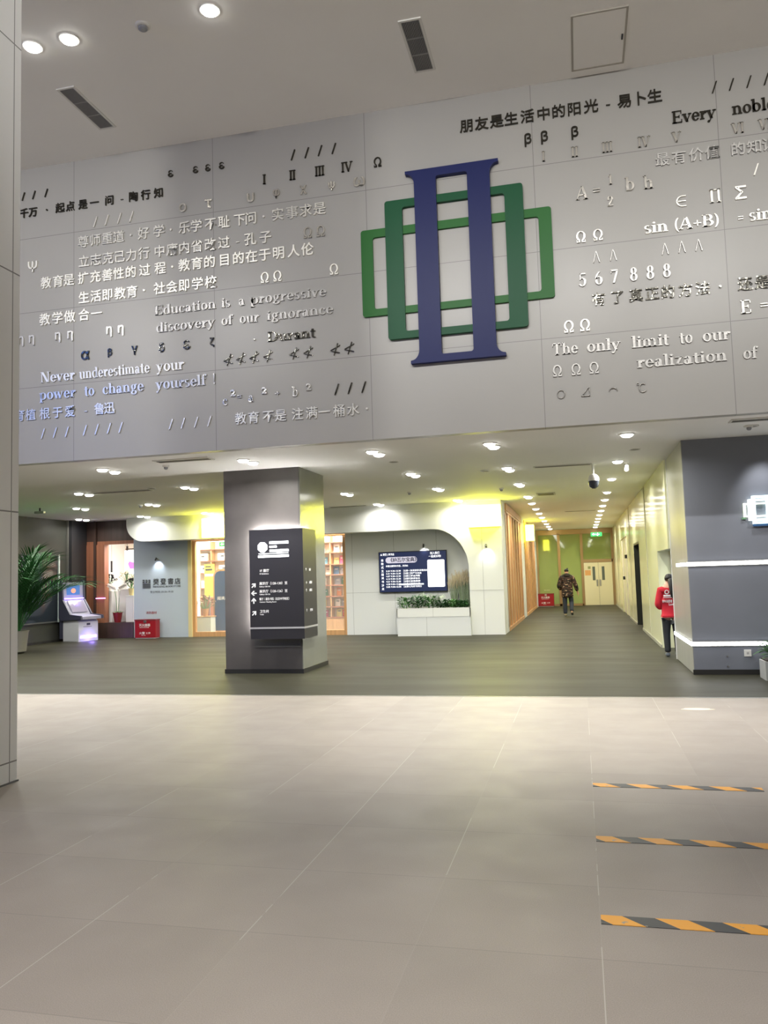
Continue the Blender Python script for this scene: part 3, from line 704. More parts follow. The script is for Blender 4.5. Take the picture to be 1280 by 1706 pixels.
MB().box(-.325, .325, -.55, .55, -.012, 0).build('panel', M_ceil, t)
MB().ring([(-.34, -.565), (.34, -.565), (.34, .565), (-.34, .565)], [(-.315, -.54), (.315, -.54), (.315, .54), (-.315, .54)], 0, .02).build('frame', mat('hatch_edge', S(170, 165, 155), .4), t).rotation_euler = (-pi / 2, 0, 0)
MB().box(.28, .3, -.05, .05, -.025, -.01).build('latch', M_dark, t)
def detector(name, label, cat, x, y, z, r=.06, group=None):
    t = thing(name, label, cat, (x, y, z), 0, group)
    MB().lathe([(r, 0), (r, -.02), (r * .8, -.03)], n=18).build('base', M_white, t)
    MB().lathe([(r * .62, -.02), (r * .6, -.055), (r * .35, -.07)], n=18).build('sensor_head', mat('sensor_grey', S(150, 152, 158), .4), t)
detector('smoke_detector', 'round smoke detector alone on the high ceiling', 'detector', -4.844, 8.44, ZH, .09)
for x, y, lb in ((-6.6, 12.15, 'grey ceiling sensor below the white slot vent near the pillar'), (-10.5, 18.05, 'grey ceiling sensor between downlights in front of the blue wall'), (-3.77, 18.4, 'grey ceiling sensor above the shop fascia between two pairs of downlights'),
                 (-1.67, 18.7, 'grey ceiling sensor next to the yellow glow at the corridor corner'), (2.38, 12.05, 'grey ceiling sensor over the slate wall')):
    detector('ceiling_sensor', lb, 'sensor', x, y, ZL, .055, 'ceiling sensors')
def slot(x0, x1, y0, y1, label):
    t = thing('slot_diffuser', label, 'vent', ((x0 + x1) / 2, (y0 + y1) / 2, ZL), 0, 'slot diffusers of the low ceiling')
    a, c = (x1 - x0) / 2, (y1 - y0) / 2
    MB().box(-a, a, -c, c, -.012, 0).build('frame', mat('diffuser_white', S(205, 203, 196), .5), t)
    MB().box(-a + .03, a - .03, -c * .45, -c * .1, -.016, -.01).box(-a + .03, a - .03, c * .1, c * .45, -.016, -.01).build('slot', mat('slot_dark', S(90, 88, 80), .6), t)
slot(-6.53, -5.58, 11.58, 11.86, 'white slot vent in the low ceiling close to the sign wall, pillar side')
slot(-9.95, -8.6, 15.1, 15.3, 'long slot vent between two downlight pairs, kiosk side of the pillar')
slot(-6.6, -5.55, 21.15, 21.35, 'slot vent in the low ceiling just before the shop fascia')
slot(-.75, .3, 15.12, 15.3, 'slot vent beside the hanging dome camera')
slot(2.05, 3.1, 11.45, 11.7, 'slot vent over the slate wall, close to the sign wall')
slot(-.4, .6, 27.0, 27.15, 'thin slot vent deep in the corridor ceiling')
t = thing('return_grille', 'small square return grille at the mouth of the corridor ceiling', 'vent', (-.74, 20.6, ZL))
MB().box(-.23, .23, -.3, .3, -.015, 0).build('frame', mat('diffuser_white', S(205)), t)
MB().box(-.19, .19, -.26, .26, -.018, -.01).build('grid', mat('grille_grey', S(120, 118, 96), .5), t)
for x, y, lb in ((-8.47, 14.98, 'flat round ceiling speaker over the long slot vent'), (-3.0, 13.4, 'flat oval ceiling speaker near the front pair of lamps before the screen'), (.96, 13.7, 'flat round ceiling speaker by the corridor entrance'), (-1.67, 15.35, 'round ceiling speaker tinted by the yellow glow')):
    t = thing('ceiling_speaker', lb, 'speaker', (x, y, ZL), 0, 'ceiling speakers')
    ring_mb(.09, .075, -.01, .003).build('rim', M_white, t)
    MB().cyl(0, 0, -.006, .002, .076, 20).build('speaker_cloth', mat('speaker_grey', S(140, 138, 130), .7), t)
t = thing('dome_camera', 'white pendant camera with a dark dome at the corridor mouth', 'security camera', (.32, 15.23, ZL))
MB().cyl(0, 0, -.2, 0, .018, 12).cyl(0, 0, -.012, 0, .06, 16).build('pole', M_white, t)
MB().lathe([(.03, -.19), (.075, -.22), (.1, -.27), (.1, -.32)], n=20).build('housing', M_white, t, True)
MB().lathe([(.098, -.32), (.096, -.37), (.075, -.43), (.03, -.46)], n=20).build('dome', mat('smoked_dome', S(62, 66, 76), .12), t, True)
t = thing('spot_head', 'small white adjustable spot beside the second corridor lamp', 'spotlight', (.92, 15.35, ZL))
MB().cyl(0, 0, -.06, 0, .012, 10).cyl(0, 0, -.01, 0, .035, 14).build('stem', M_white, t)
MB().cyl(0, 0, -.06, .06, .04, 16, .03, M=Matrix.Translation((0, -.02, -.1)) @ Matrix.Rotation(radians(60), 4, 'X')).build('head', mat('lit_white', S(245), .4, emit=.8, ecol=(1, 1, .95, 1)), t, True)
for x, y, lb in ((-12.95, 17.5, 'small bracket camera near the dark side wall'), (-8.0, 18.2, 'second small bracket camera by the long slot vent')):
    t = thing('bracket_camera', lb, 'security camera', (x, y, ZL), 0, 'bracket cameras')
    MB().cyl(0, 0, -.08, 0, .02, 10).build('mount', M_dark, t)
    MB().box(-.13, .13, -.05, .05, -.14, -.08, bev=.015).build('camera_body', M_alu, t)

# yellow light boxes
def lightbox(x0, x1, y0, y1, z0, z1, label):
    t = thing('light_box', label, 'light box', ((x0 + x1) / 2, y1, z0), 0, 'yellow light boxes')
    lo = (-(x0 + x1) / 2, -y1, -z0)
    MB().box(x0, x1, y0, y1, z0, z1, bev=.02).build('lit_body', M_yel, t, loc=lo)
    MB().box(x0 + .04, x1 - .04, y1 - .03, y1, z0 - .015, z0 + .01).build('mounting_plate', M_alu, t, loc=lo)
lightbox(-2.85, -1.96, 21.36, 21.55, 2.84, 3.42, 'glowing yellow light box on the shopfront corner at the corridor')
lightbox(-10.5, -9.75, 21.36, 21.55, 2.86, 3.42, 'glowing yellow light box partly behind the pillar over the shop door')
lightbox(-1.94, -1.62, 31.0, 31.22, 2.79, 3.4, 'small glowing yellow light box deep in the corridor on the slatted wall')

# oak slats of the corridor wall
sl = None
n = 0
for y0, y1 in ((22.85, 28.8), (30.6, 37.5)):
    k = int((y1 - y0) / .98)
    for i in range(k + 1):
        y = y0 + (y1 - y0) * i / k
        n += 1
        lb = f'upright oak slat, {n} along the corridor wall from the shop corner'
        lb = ('upright oak slat of the corridor wall, before the white strip' if y < 29 else 'upright oak slat of the corridor wall, beyond the white strip')
        if sl is None:
            sl = MB().box(-.035, .0, -.24, .24, 0, 3.2).build('wall_slat', M_slat, None, loc=(-1.965, y, .1)); tag(sl, lb, 'slat', 'slats before the white strip'); o = sl
        else:
            o = sl.copy(); COL.objects.link(o); o.location = (-1.965, y, .1); o['label'] = lb
        o['group'] = 'slats before the white strip' if y < 29 else 'slats beyond the white strip'

# green running-man exit signs
def exit_sign(x, y, z, label, s=1):
    t = thing('exit_sign', label, 'exit sign', (x, y, z), 0, 'green exit signs')
    MB().box(-.19, .19, -.02, .02, -.07, .07, bev=.006).build('housing', mat('exit_green', S(16, 150, 70), .4, emit=1.1, ecol=S(20, 200, 90)), t)
    a = MB().prism([(-.15, 0), (-.09, .045), (-.09, .015), (-.02, .015), (-.02, -.015), (-.09, -.015), (-.09, -.045)], -.024, -.02)
    a.box(.02, .06, -.024, -.02, -.05, .02).ball((.05, -.02, .04), .014, 8, 6).box(.06, .11, -.024, -.02, -.01, .01)
    a.build('arrow_and_runner', mat('exit_white', S(240), .4, emit=1.4, ecol=(.9, 1, .93, 1)), t)
    MB().tube([(0, 0, .07), (0, 0, (ZL - z) / s)], .008).build('hanger', M_alu, t)
    t.scale = (s, s, s)
exit_sign(.78, 37.2, 3.2, 'green exit sign hanging before the double door', 1.25)
exit_sign(-10.35, 22.6, 2.72, 'green exit sign inside the shop door', .9)

# small wall sconces
def sconce(x, y, z, label):
    t = thing('wall_spot', label, 'wall light', (x, y, z), 0, 'small wall spots')
    MB().cyl(0, 0, 0, .012, .03, 14, M=Matrix.Rotation(pi / 2, 4, 'X')).build('wall_plate', M_alu, t)
    MB().tube([(0, 0, 0), (0, -.1, .05), (.03, -.16, .02)], .008).build('arm', M_dark, t)
    MB().cyl(0, 0, -.04, .05, .026, 14, .02, M=Matrix.Translation((.03, -.17, 0)) @ Matrix.Rotation(radians(-35), 4, 'X')).build('head', M_dark, t)
    lamp('SPOT', (.03, -.15, -.05), SCONCE, (.93, .97, 1), t, size=.02, spot=100, blend=.8, rot=(radians(38), 0, 0))
sconce(-12.3, 22.1, 2.32, 'tiny wall spot over the lettering on the blue wall')
sconce(-4.18, 22.1, 2.42, 'tiny wall spot above the wall screen')
sconce(-2.4, 21.55, 2.33, 'tiny wall spot on the white front beside the arch')

# ================================================================== DIRECTORY SIGN ON THE PILLAR
M_sgn = mat('black_sign_face', S(44, 43, 48), .38)
M_bar = mat('silver_band', S(192, 192, 196), .35, .3)
t = thing('directory_sign', 'black L-shaped backlit directory sign wrapped around the pillar corner', 'sign', (-5.05, 13.05, .66))
lo = (5.05, -13.05, -.66)
P0 = MB().prism([(-5.535, 13.08), (-4.56, 13.08), (-4.56, 13.78), (-4.6, 13.78), (-4.6, 13.12), (-5.535, 13.12)], .6, 2.47, 'xy')
P0.build('panel', M_sgn, t, loc=lo)
MB().prism([(-5.54, 13.074), (-4.554, 13.074), (-4.554, 13.786), (-4.562, 13.786), (-4.562, 13.082), (-5.54, 13.082)], .772, .802, 'xy').build('silver_band', M_bar, t, loc=lo)
MB().box(-5.5, -4.66, 13.16, 13.2, .72, 2.42).box(-4.62, -4.6, 13.2, 13.7, .72, 2.42).build('mounting_core', M_dark, t, loc=lo)
bl = MB().box(-5.5, -4.64, 13.19, 13.235, 2.44, 2.455).box(-5.525, -5.51, 13.2, 13.23, .74, 2.44).box(-4.645, -4.63, 13.3, 13.72, 2.43, 2.45).box(-4.645, -4.63, 13.3, 13.7, .70, .715)
bl.build('backlight', M_back, t, loc=lo)
MB().box(-5.535, -4.69, 13.255, 13.272, .44, .62).build('under_sign_shadow', mat('sign_shadow_grey', S(78, 77, 76), .4), t, loc=lo)  # shadow below the sign, put in as a thin dark plate
oct_ = MB()
def emb(mb, cx, cz, s, y0, y1):
    for w_, h_, th in ((.5, .17, .035), (.36, .30, .05), (.22, .42, .06)):
        w_, h_, th = w_ * s, h_ * s, th * s
        mb.box(cx - w_, cx + w_, y0, y1, cz + h_ - th, cz + h_).box(cx - w_, cx + w_, y0, y1, cz - h_, cz - h_ + th)
        mb.box(cx - w_, cx - w_ + 1.6 * th, y0, y1, cz - h_, cz + h_).box(cx + w_ - 1.6 * th, cx + w_, y0, y1, cz - h_, cz + h_)
    return mb
oc = MB().prism([(-5.288 + .092 * cos(radians(22.5 + 45 * i)), 2.165 + .092 * sin(radians(22.5 + 45 * i))) for i in range(8)], 13.066, 13.08)
oc.build('lit_emblem', M_glow, t, loc=lo)
def sbar(x0, x1, z, h): return MB().box(x0, x1, 13.068, 13.08, z - h / 2, z + h / 2, bev=.004)
for x0, x1, z, h in ((-5.16, -4.815, 2.238, .045), (-5.16, -5.03, 2.168, .036), (-5.16, -4.815, 2.1, .042), (-5.36, -4.82, 2.055, .012), (-5.37, -4.815, 2.008, .042)):
    sbar(x0, x1, z, h).build('lit_caption', M_glow, t, loc=lo)
M_sw = mat('sign_white', S(228), .5, emit=.35, ecol=(1, 1, 1, 1))
def st(s, x, z, size, fit=None): text(s, size, (x + 5.05, 13.079 - 13.05, z - .66), M_sw, t, .004, .004, 'LEFT', fit=fit)
st('1F 展厅', -5.355, 1.745, .055); st('1F Exhibition', -5.355, 1.70, .032)
st('展览厅（128-130）至', -5.36, 1.525, .055); st('Gallery 128-130', -5.36, 1.482, .03)
st('展览厅（120-126）至', -5.36, 1.392, .055); st('Gallery 120-126', -5.36, 1.35, .03)
st('餐厅｜报告书院（北京中学校区）', -5.365, 1.262, .05, .54); st('Canteen / Reading Room', -5.36, 1.22, .03)
st('卫生间', -5.36, 1.05, .055); st('Toilet', -5.36, 1.008, .03)
def arrow(x, z, a, s=.05):
    M = Matrix.Translation((x, 0, z)) @ Matrix.Rotation(-a, 4, 'Y')
    return MB().prism([(-s, -.009), (s * .6, -.009), (s * .6, .009), (-s, .009)], 13.072, 13.08, M=M).prism([(s, 0), (s * .1, s * .85), (s * .1 - .02, s * .7), (s * .62, 0), (s * .1 - .02, -s * .7), (s * .1, -s * .85)], 13.072, 13.08, M=M)
for x, z, a in ((-5.462, 1.515, pi / 4), (-5.462, 1.382, pi), (-5.465, 1.254, pi / 2), (-5.46, 1.042, pi / 4)):
    arrow(x, z, a).build('arrow', M_sw, t, loc=lo)
for z, s in ((1.745, '展厅'), (1.525, '展览厅'), (1.392, '展览厅'), (1.05, '卫生间')):
    o = text(s, .05, (-4.559 + 5.05, 13.38 - 13.05, z - .66), M_sw, t, .004, .004, 'LEFT', rz=pi / 2)
    text('↑' if z != 1.525 else '→', .07, (-4.559 + 5.05, 13.19 - 13.05, z - .665), M_sw, t, .012, .004, 'LEFT', name='side_arrow', rz=pi / 2)

# ================================================================== SLATE WALL FITTINGS
t = thing('light_strip', 'upper glowing white light strip across the slate wall', 'light strip', (1.6, 13.05, 1.63), 0, 'light strips on the slate wall')
MB().box(-.03, 8.3, -.02, .0, -.005, .045).box(-.03, -.008, -.02, 1.32, -.005, .045).build('tube', M_strip, t)
MB().box(-.02, 8.3, -.01, 0, -.02, .06).box(-.018, -.008, 0, 1.34, -.012, .052).build('channel', M_alu, t)
t = thing('light_strip', 'lower glowing white light strip bent around the slate wall corner', 'light strip', (1.6, 13.05, .435), 0, 'light strips on the slate wall')
MB().box(-.03, 8.3, -.02, .0, -.005, .045).box(-.03, -.008, -.02, 2.24, -.005, .045).build('tube', M_strip, t)
MB().box(-.02, 8.3, -.01, 0, -.02, .06).box(-.018, -.008, 0, 2.24, -.012, .052).build('channel', M_alu, t)
t = thing('neon_emblem', 'small glowing white emblem of stacked frames on the slate wall', 'emblem', (2.66, 13.05, 2.43))
def ef(w_, h_, th, y, m, nm):
    MB().ring([(-w_, -h_), (w_, -h_), (w_, h_), (-w_, h_)], [(-w_ + th * 1.5, -h_ + th), (w_ - th * 1.5, -h_ + th), (w_ - th * 1.5, h_ - th), (-w_ + th * 1.5, h_ - th)], -y, 0).build(nm, m, t)
ef(.24, .105, .022, .035, mat('neon_pale_green', (1, 1, 1, 1), .5, emit=1.3, ecol=(.9, 1, .7, 1)), 'pale_green_frame')
ef(.175, .16, .026, .05, mat('neon_white', (1, 1, 1, 1), .5, emit=1.3, ecol=(.93, 1, .97, 1)), 'white_frame')
ef(.12, .21, .03, .065, mat('neon_cyan', (1, 1, 1, 1), .5, emit=1.25, ecol=(.6, .93, 1, 1)), 'cyan_frame')
MB().box(-.12, .12, -.05, 0, -.245, -.212).build('blue_foot', mat('blue_acrylic', S(70, 110, 160), .3), t)
for s in (-1, 1):
    MB().box(s * .24 - .03, s * .24 + .03, -.03, 0, -.135, -.106).build('green_foot', mat('green_acrylic', S(110, 150, 120), .3), t)
t = thing('ceiling_spot', 'recessed spot washing the slate wall above the glowing emblem', 'spotlight', (2.42, 12.1, ZL))
ring_mb(.1, .08, -.014, .004).build('trim_ring', M_white, t)
MB().cyl(0, 0, -.006, .003, .08, 20).build('reflector', M_alu, t)
lamp('SPOT', (.3, .4, -.05), 60, (1, 1, 1), t, size=.05, spot=60, blend=.9, rot=(radians(28), 0, 0))
t = thing('wall_socket', 'white square socket plate low on the slate wall', 'socket', (2.355, 13.05, .265))
MB().box(-.05, .05, -.012, 0, 0, .1, bev=.004).build('plate', M_white, t)
MB().box(-.012, -.006, -.014, -.011, .035, .065).box(.006, .012, -.014, -.011, .035, .065).build('contact_slot', M_dark, t)
for z, lb in ((.27, 'tiny metal stud low on the slate wall, upper of two'), (.12, 'tiny metal stud low on the slate wall, lower of two')):
    t = MB().cyl(0, 0, 0, .012, .012, 12, M=Matrix.Rotation(pi / 2, 4, 'X')).build('wall_stud', M_steel, None, loc=(2.07, 13.05, z)); tag(t, lb, 'stud')
# ================================================================== HAZARD TAPE
M_tape = mat('hazard_tape', S(230, 165, 50), .5)
nb = NB(M_tape)
u = nb.m('FRACT', nb.m('DIVIDE', nb.m('SUBTRACT', nb.sx.outputs[0], nb.m('MULTIPLY', nb.sx.outputs[1], -1.0)), .29))
c = nb.mix(nb.m('GREATER_THAN', u, .5), S(226, 160, 50), S(62, 64, 66))
nb.base(nb.mix(nb.m('GREATER_THAN', nb.noise(14), .68), c, S(150, 145, 130)))
for y, lb in ((6.4, 'yellow and black floor tape, thinnest of three, closest to the dark floor'), (5.14, 'yellow and black floor tape, middle one of three'), (3.98, 'yellow and black floor tape, widest and lowest of three')):
    t = MB().box(0, 1.18, -.05, .05, 0, .0025).build('floor_tape', M_tape, None, loc=(.018, y, 0)); tag(t, lb, 'tape', 'hazard tapes')
t = MB().prism([(.17 * cos(2 * pi * i / 24) * (1 + .15 * sin(5 * i)), .07 * sin(2 * pi * i / 24)) for i in range(24)], 0, .0015, 'xy').build('floor_patch', mat('pale_patch', S(226, 214, 190), .5), None, loc=(1.22, 9.9, 0))  # thin pale patch with a wavy outline
tag(t, 'pale patch on the lobby floor near the dark floor edge', 'stain')

# ================================================================== SHOPFRONT: BLUE WALL
t = thing('shop_lettering', 'grey shop name with a square mark on the blue wall', 'sign', (-12.82, 22.1, 1.6))
q = MB()
for i in range(4): q.box(.02, .28, -.015, 0, -.13 + i * .038, -.108 + i * .038)
for i in range(3): q.box(.02 + i * .095, .085 + i * .095, -.015, 0, .03, .07).box(.02 + i * .095, .085 + i * .095, -.015, 0, .09, .12)
q.build('square_mark', M_ink, t)
text('樊', .2, (.36, 0, -.02), M_ink, t, .006, .02); text('登', .2, (.6, 0, -.02), M_ink, t, .006, .02)
text('書', .2, (.84, 0, -.02), M_ink, t, .006, .02); text('店', .2, (1.07, 0, -.02), M_ink, t, .006, .02)
text('FANDENG BOOKSTORE', .075, (.36, 0, -.12), M_ink, t, .004, .01, fit=.9)
text('营业时间 09:30-19:30', .08, (.26, 0, -.28), mat('light_grey_print', S(120, 124, 132), .5), t, .002, .01, fit=.76)
def fire_box(x, y, label, s=1, text_on=True):
    t = thing('fire_extinguisher_box', label, 'fire box', (x, y, 0), 0, 'red fire extinguisher boxes')
    MB().box(-.34, .34, -.25, 0, .02, .52, bev=.012).build('cabinet', M_red, t)
    MB().box(-.35, .35, -.26, .005, .52, .555, bev=.008).build('lid', mat('dark_red_lid', S(120, 20, 32), .4), t)
    MB().box(-.04, .04, -.27, -.245, .46, .53, bev=.005).build('latch', M_steel, t)
    MB().box(-.32, .32, -.24, -.01, 0, .02).build('plinth', mat('grey_plinth', S(180), .5), t)
    text('灭火器箱', .085, (-.2, -.252, .36), M_lwhite, t, .01, .004, fit=.36)
    text('FIRE EXTINGUISHER', .035, (-.18, -.252, .31), M_lwhite, t, .0, .004, fit=.3)
    text('火警 119', .075, (-.2, -.252, .13), M_lwhite, t, .01, .004, fit=.36)
    text('FIRE CALL', .03, (-.12, -.252, .085), M_lwhite, t, .0, .004)
    t.scale = (s, s, s)
    return t
fire_box(-12.5, 21.95, 'red fire extinguisher box at the foot of the blue wall', 1.0)
fire_box(-1.6, YE - .12, 'red fire extinguisher box against the green glass at the corridor end', 1.08)
t = text('消防器材', .09, (-12.52, 22.1, .7), mat('red_print', S(150, 70, 70), .5), None, .004, .008, 'CENTER', name='wall_caption'); tag(t, 'small red caption on the blue wall above the fire box', 'caption')
t = text('消防器材', .07, (-1.55, YE - .012, .72), mat('pale_print', S(200, 205, 150), .5), None, .002, .002, 'CENTER', name='wall_caption'); tag(t, 'small pale caption on the green glass above the fire box', 'caption')

# ================================================================== RECESS: SCREEN, PLANTER, PLANTS
t = thing('wall_screen', 'large wall-mounted screen with white reading programme on dark blue', 'screen', (-4.49, 22.1, 1.155))
SW_, SH_ = 1.92, 1.13
MB().box(-SW_ / 2, SW_ / 2, -.09, -.03, 0, SH_, bev=.008).build('bezel', M_black, t)
MB().box(-.5, .5, -.03, 0, .3, .8).build('wall_mount', M_dark, t)
M_scr = mat('screen_blue', S(24, 30, 50), .15, emit=.5, ecol=S(56, 66, 104))
MB().box(-SW_ / 2 + .02, SW_ / 2 - .02, -.094, -.089, .02, SH_ - .02).build('display', M_scr, t)
M_scw = mat('screen_white', (.2, .2, .2, 1), .5, emit=1.5, ecol=(.97, .98, 1, 1))
def sct(s, x, z, size, fit=None, m=M_scw, bold=.012): text(s, size, (x, -.0945, z), m, t, bold, .003, 'LEFT', fit=fit)
def pill(x0, x1, z0, z1, r, n=8):
    p = []
    for cx, cz, a0 in ((x1 - r, z1 - r, 0), (x0 + r, z1 - r, 90), (x0 + r, z0 + r, 180), (x1 - r, z0 + r, 270)):
        p += [(cx + r * cos(radians(a0 + 90 * i / n)), cz + r * sin(radians(a0 + 90 * i / n))) for i in range(n + 1)]
    return p
MB().prism(pill(-.76, .13, .81, .98, .083), -.099, -.094).build('title_plate', mat('screen_lilac', (.1, .1, .12, 1), .5, emit=.72, ecol=(.86, .82, .95, 1)), t)
text('《纳瓦尔宝典》', .125, (-.68, -.1, .855), mat('screen_ink', S(20, 24, 60), .5), t, .022, .003, 'LEFT', fit=.74)
MB().prism(pill(.42, .89, .13, .87, .03), -.099, -.094).build('white_card', mat('screen_card', (1, 1, 1, 1), .5, emit=2.2, ecol=(1, 1, .98, 1)), t)
sct('▲ 樊登 | 读书会', -.91, 1.03, .07, .4)
for i, ch in enumerate('自助式主题读书沙龙'): sct(ch, -.895, .87 - i * .099, .075)
sct('本期主题带读书目，共读本:', -.76, .71, .06, .64)
for i, (d, n_, s) in enumerate((('3.24', '一', '自我管理与财富自由'), ('3.31', '二', '财产与自由'), ('4.07', '三', '学会判断'), ('4.14', '四', '获得快乐'), ('4.21', '五', '自我救赎'), ('4.28', '六', '哲学之思'), ('5.05', '七', '与好书同行'))):
    z = .575 - i * .073
    sct(f'{d} 9:30-12:30', -.76, z, .06, .42); sct(f'［主题{n_}］', -.3, z, .056, .2); sct(s, -.06, z, .056, .1 + .04 * len(s))
MB().box(-.4, .3, -.098, -.094, .2, .235).build('light_streak', mat('screen_streak', (1, 1, 1, 1), .5, emit=1.2, ecol=(.75, .85, 1, 1)), t)
sct('加入我们', .5, 1.03, .075, .26); sct('一起成长吧!', .46, .94, .075, .34)

t = thing('planter_box', 'long white planter on a white plinth under the wall screen', 'planter', (-3.83, 21.7, 0))
MB().box(-.985, .985, -.35, .38, 0, .5).build('plinth', M_rec, t)
u = MB().box(-1.0, -.98, -.36, .38, .5, .735).box(.965, .985, -.36, .38, .5, .735).box(-1.0, .985, -.36, -.335, .5, .735).box(-1.0, .985, .36, .38, .5, .735).box(-.99, .98, -.34, .37, .5, .53)
u.build('trough', M_fac, t)
MB().box(-.985, .97, -.34, .365, .53, .69).build('soil', mat('dark_soil', S(60, 50, 42), .9), t)
MB().box(-.012, -.006, -.364, -.358, .5, .735).build('joint', mat('joint_grey', S(160), .5), t)

def leaf(mb, base, d, L, wdt, droop=.3, n=4, up=None):
    """a curved leaf blade from base along direction d"""
    d = Vector(d).normalized(); side = d.cross(Vector((0, 0, 1)))
    if side.length < .05: side = Vector((1, 0, 0))
    side.normalize(); p0 = Vector(base); vs = []
    for i in range(n + 1):
        q = i / n
        c = p0 + d * L * q - Vector((0, 0, droop * L * q * q))
        ww = wdt * math.sin(pi * min(1, .12 + q * .88)) * .5 + .0006
        up_ = Vector((0, 0, .25 * ww))
        vs += [c - side * ww + up_, c, c + side * ww + up_]
    fs = []
    for i in range(n):
        a = i * 3
        fs += [(a, a + 1, a + 4, a + 3), (a + 1, a + 2, a + 5, a + 4)]
    mb.add(vs, fs)
def bushy(name, label, cat, loc, r, h, nleaf, L, wd, m, seed, group=None):
    rr = random.Random(seed)
    t = thing(name, label, cat, loc, 0, group)
    st_ = MB(); lf = MB()
    for i in range(9):
        a = rr.uniform(0, 2 * pi); R_ = r * rr.uniform(.2, .8); top = (R_ * cos(a), R_ * sin(a) * .8, h * rr.uniform(.5, .8))
        st_.tube([(R_ * .3 * cos(a), R_ * .3 * sin(a), 0), (R_ * .7 * cos(a), R_ * .7 * sin(a), top[2] * .6), top], .005, 5)
    for i in range(nleaf):
        a = rr.uniform(0, 2 * pi); q = rr.random() ** .5
        p = (r * q * cos(a) * .8, r * q * sin(a) * .65, h * rr.uniform(.15, .85))
        leaf(lf, p, (cos(a) * rr.uniform(.3, 1), sin(a) * rr.uniform(.3, 1), rr.uniform(0, 1)), L * rr.uniform(.7, 1.2), wd * rr.uniform(.7, 1.2), .35)
    st_.build('stems', M_leaf, t); lf.build('leaves', m, t)
    return t
M_lf2 = mat('deep_leaf', S(56, 100, 58), .4, noise=(12, .4, (1, 1, 1)))
M_lf3 = mat('silvery_leaf', S(205, 214, 200), .6, noise=(12, .12, (1, 1, 1)))
PX = [(-4.62, .25, .36), (-4.28, .25, .4), (-3.95, .25, .4), (-3.62, .22, .26), (-3.34, .2, .24), (-3.07, .19, .24)]
for i, (x, r, h) in enumerate(PX):
    bushy('leafy_plant', f'leafy green plant in the white planter, {ordinal(i + 1)} from the door end', 'plant', (x, 21.6, .69), r, h, 170, .11, .055, M_lf2 if i % 2 else M_leaf, i, 'green plants in the white planter')
def feather(name, label, loc, seed, nb_, h, m, lean=.25, plume=True):
    rr = random.Random(seed); t = thing(name, label, 'plant', loc, 0, 'feathery grasses in the planter' if plume else None)
    bl_ = MB(); pl = MB()
    for i in range(nb_):
        a = rr.uniform(0, 2 * pi); R_ = rr.uniform(.05, lean); H = h * rr.uniform(.65, 1)
        e = Vector((R_ * cos(a), R_ * sin(a) * .6, H)); b0 = Vector((.05 * cos(a), .05 * sin(a), 0))
        mid = b0.lerp(e, .55) + Vector((0, 0, H * .08))
        bl_.tube([b0, mid, e], .006, 4, .0025)
        if plume:
            for k in range(16):
                q = k / 15; c = e + Vector((R_ * .25 * cos(a) * q, R_ * .15 * sin(a) * q, .19 * q))
                aa = rr.uniform(0, 2 * pi); leaf(pl, c, (cos(aa) * .35, sin(aa) * .35, 1), .07, .012, .1, 2)
    bl_.build('blades', mat('grass_grey_green', S(140, 154, 128), .6), t)
    if plume: pl.build('plumes', m, t)
M_plume = mat('cream_plume', S(214, 202, 176), .8)
for i, (x, h) in enumerate(((-3.34, .72), (-3.12, .84), (-2.96, .82))):
    feather('feather_grass', f'tall cream-plumed grass clump at the arch end of the planter, {ordinal(i + 1)} from the screen', (x, 21.93, .69), 40 + i, 46, h, M_plume, .16)
for i, (x, dz) in enumerate(((-4.42, .0), (-4.22, -.04), (-3.86, -.06))):
    t = thing('silver_frond', f'pale silvery drooping frond above the green plants, {ordinal(i + 1)} from the door end', 'plant', (x, 21.72, .68), 0, 'silvery fronds in the planter')
    s_ = MB().tube([(-.05, 0, 0), (-.02, 0, .3 + dz), (.1, 0, .43 + dz), (.26, 0, .46 + dz)], .007, 5, .003); s_.build('stem', M_lf3, t)
    l_ = MB(); rr = random.Random(i)
    for k in range(60):
        q = k / 59; leaf(l_, (-.02 + .28 * q, 0, .32 + dz + .15 * q - .02 * q * q), (rr.uniform(-.1, .8), rr.uniform(-.5, .5), rr.uniform(-.7, .3)), .1, .02, .3, 3)
    l_.build('fronds', M_lf3, t)

# ================================================================== KIOSK, PALM
t = thing('arcade_kiosk', 'grey arcade kiosk with tilted touch panel and violet light beside the dark wall', 'kiosk', (-14.26, 21.1, 0), radians(76))
t['label'] = 'grey arcade kiosk with tilted touch panel and violet lights beside the walnut window'
M_kg = mat('kiosk_grey', S(196, 198, 204), .4); M_kd = mat('kiosk_dark', S(60, 62, 78), .35)
M_vio = mat('violet_light', (.5, .3, 1, 1), .5, emit=5, ecol=(.32, .2, 1, 1))
MB().prism([(.28, 0), (-.34, 0), (-.34, .56), (-.28, .62), (.28, .62)], -.36, .36, 'yz').build('cabinet', M_kg, t)
MB().box(-.37, .37, .28, .42, .08, .62).build('rear_housing', M_kd, t)
sd = [(.44, .7), (.42, 1.72), (.36, 1.78), (.28, 1.76), (.24, 1.2), (-.06, .78), (-.5, .74), (-.52, .64), (-.12, .62), (.3, .6)]
MB().prism(sd, -.42, -.37, 'yz').prism(sd, .37, .42, 'yz').build('side_panel', M_kd, t)
MB().prism([(.42, .7), (.4, 1.7), (.3, 1.7), (.27, 1.22), (-.03, .76), (-.46, .71), (-.46, .63), (.3, .63)], -.37, .37, 'yz').build('console', mat('kiosk_silver', S(150, 150, 172), .35), t)
a = math.atan2(.02, .48)
MB().box(-.24, .24, .277, .29, 1.34, 1.62).build('upper_screen', mat('kiosk_screen', S(60, 90, 130), .1, emit=.8, ecol=S(70, 110, 170)), t)
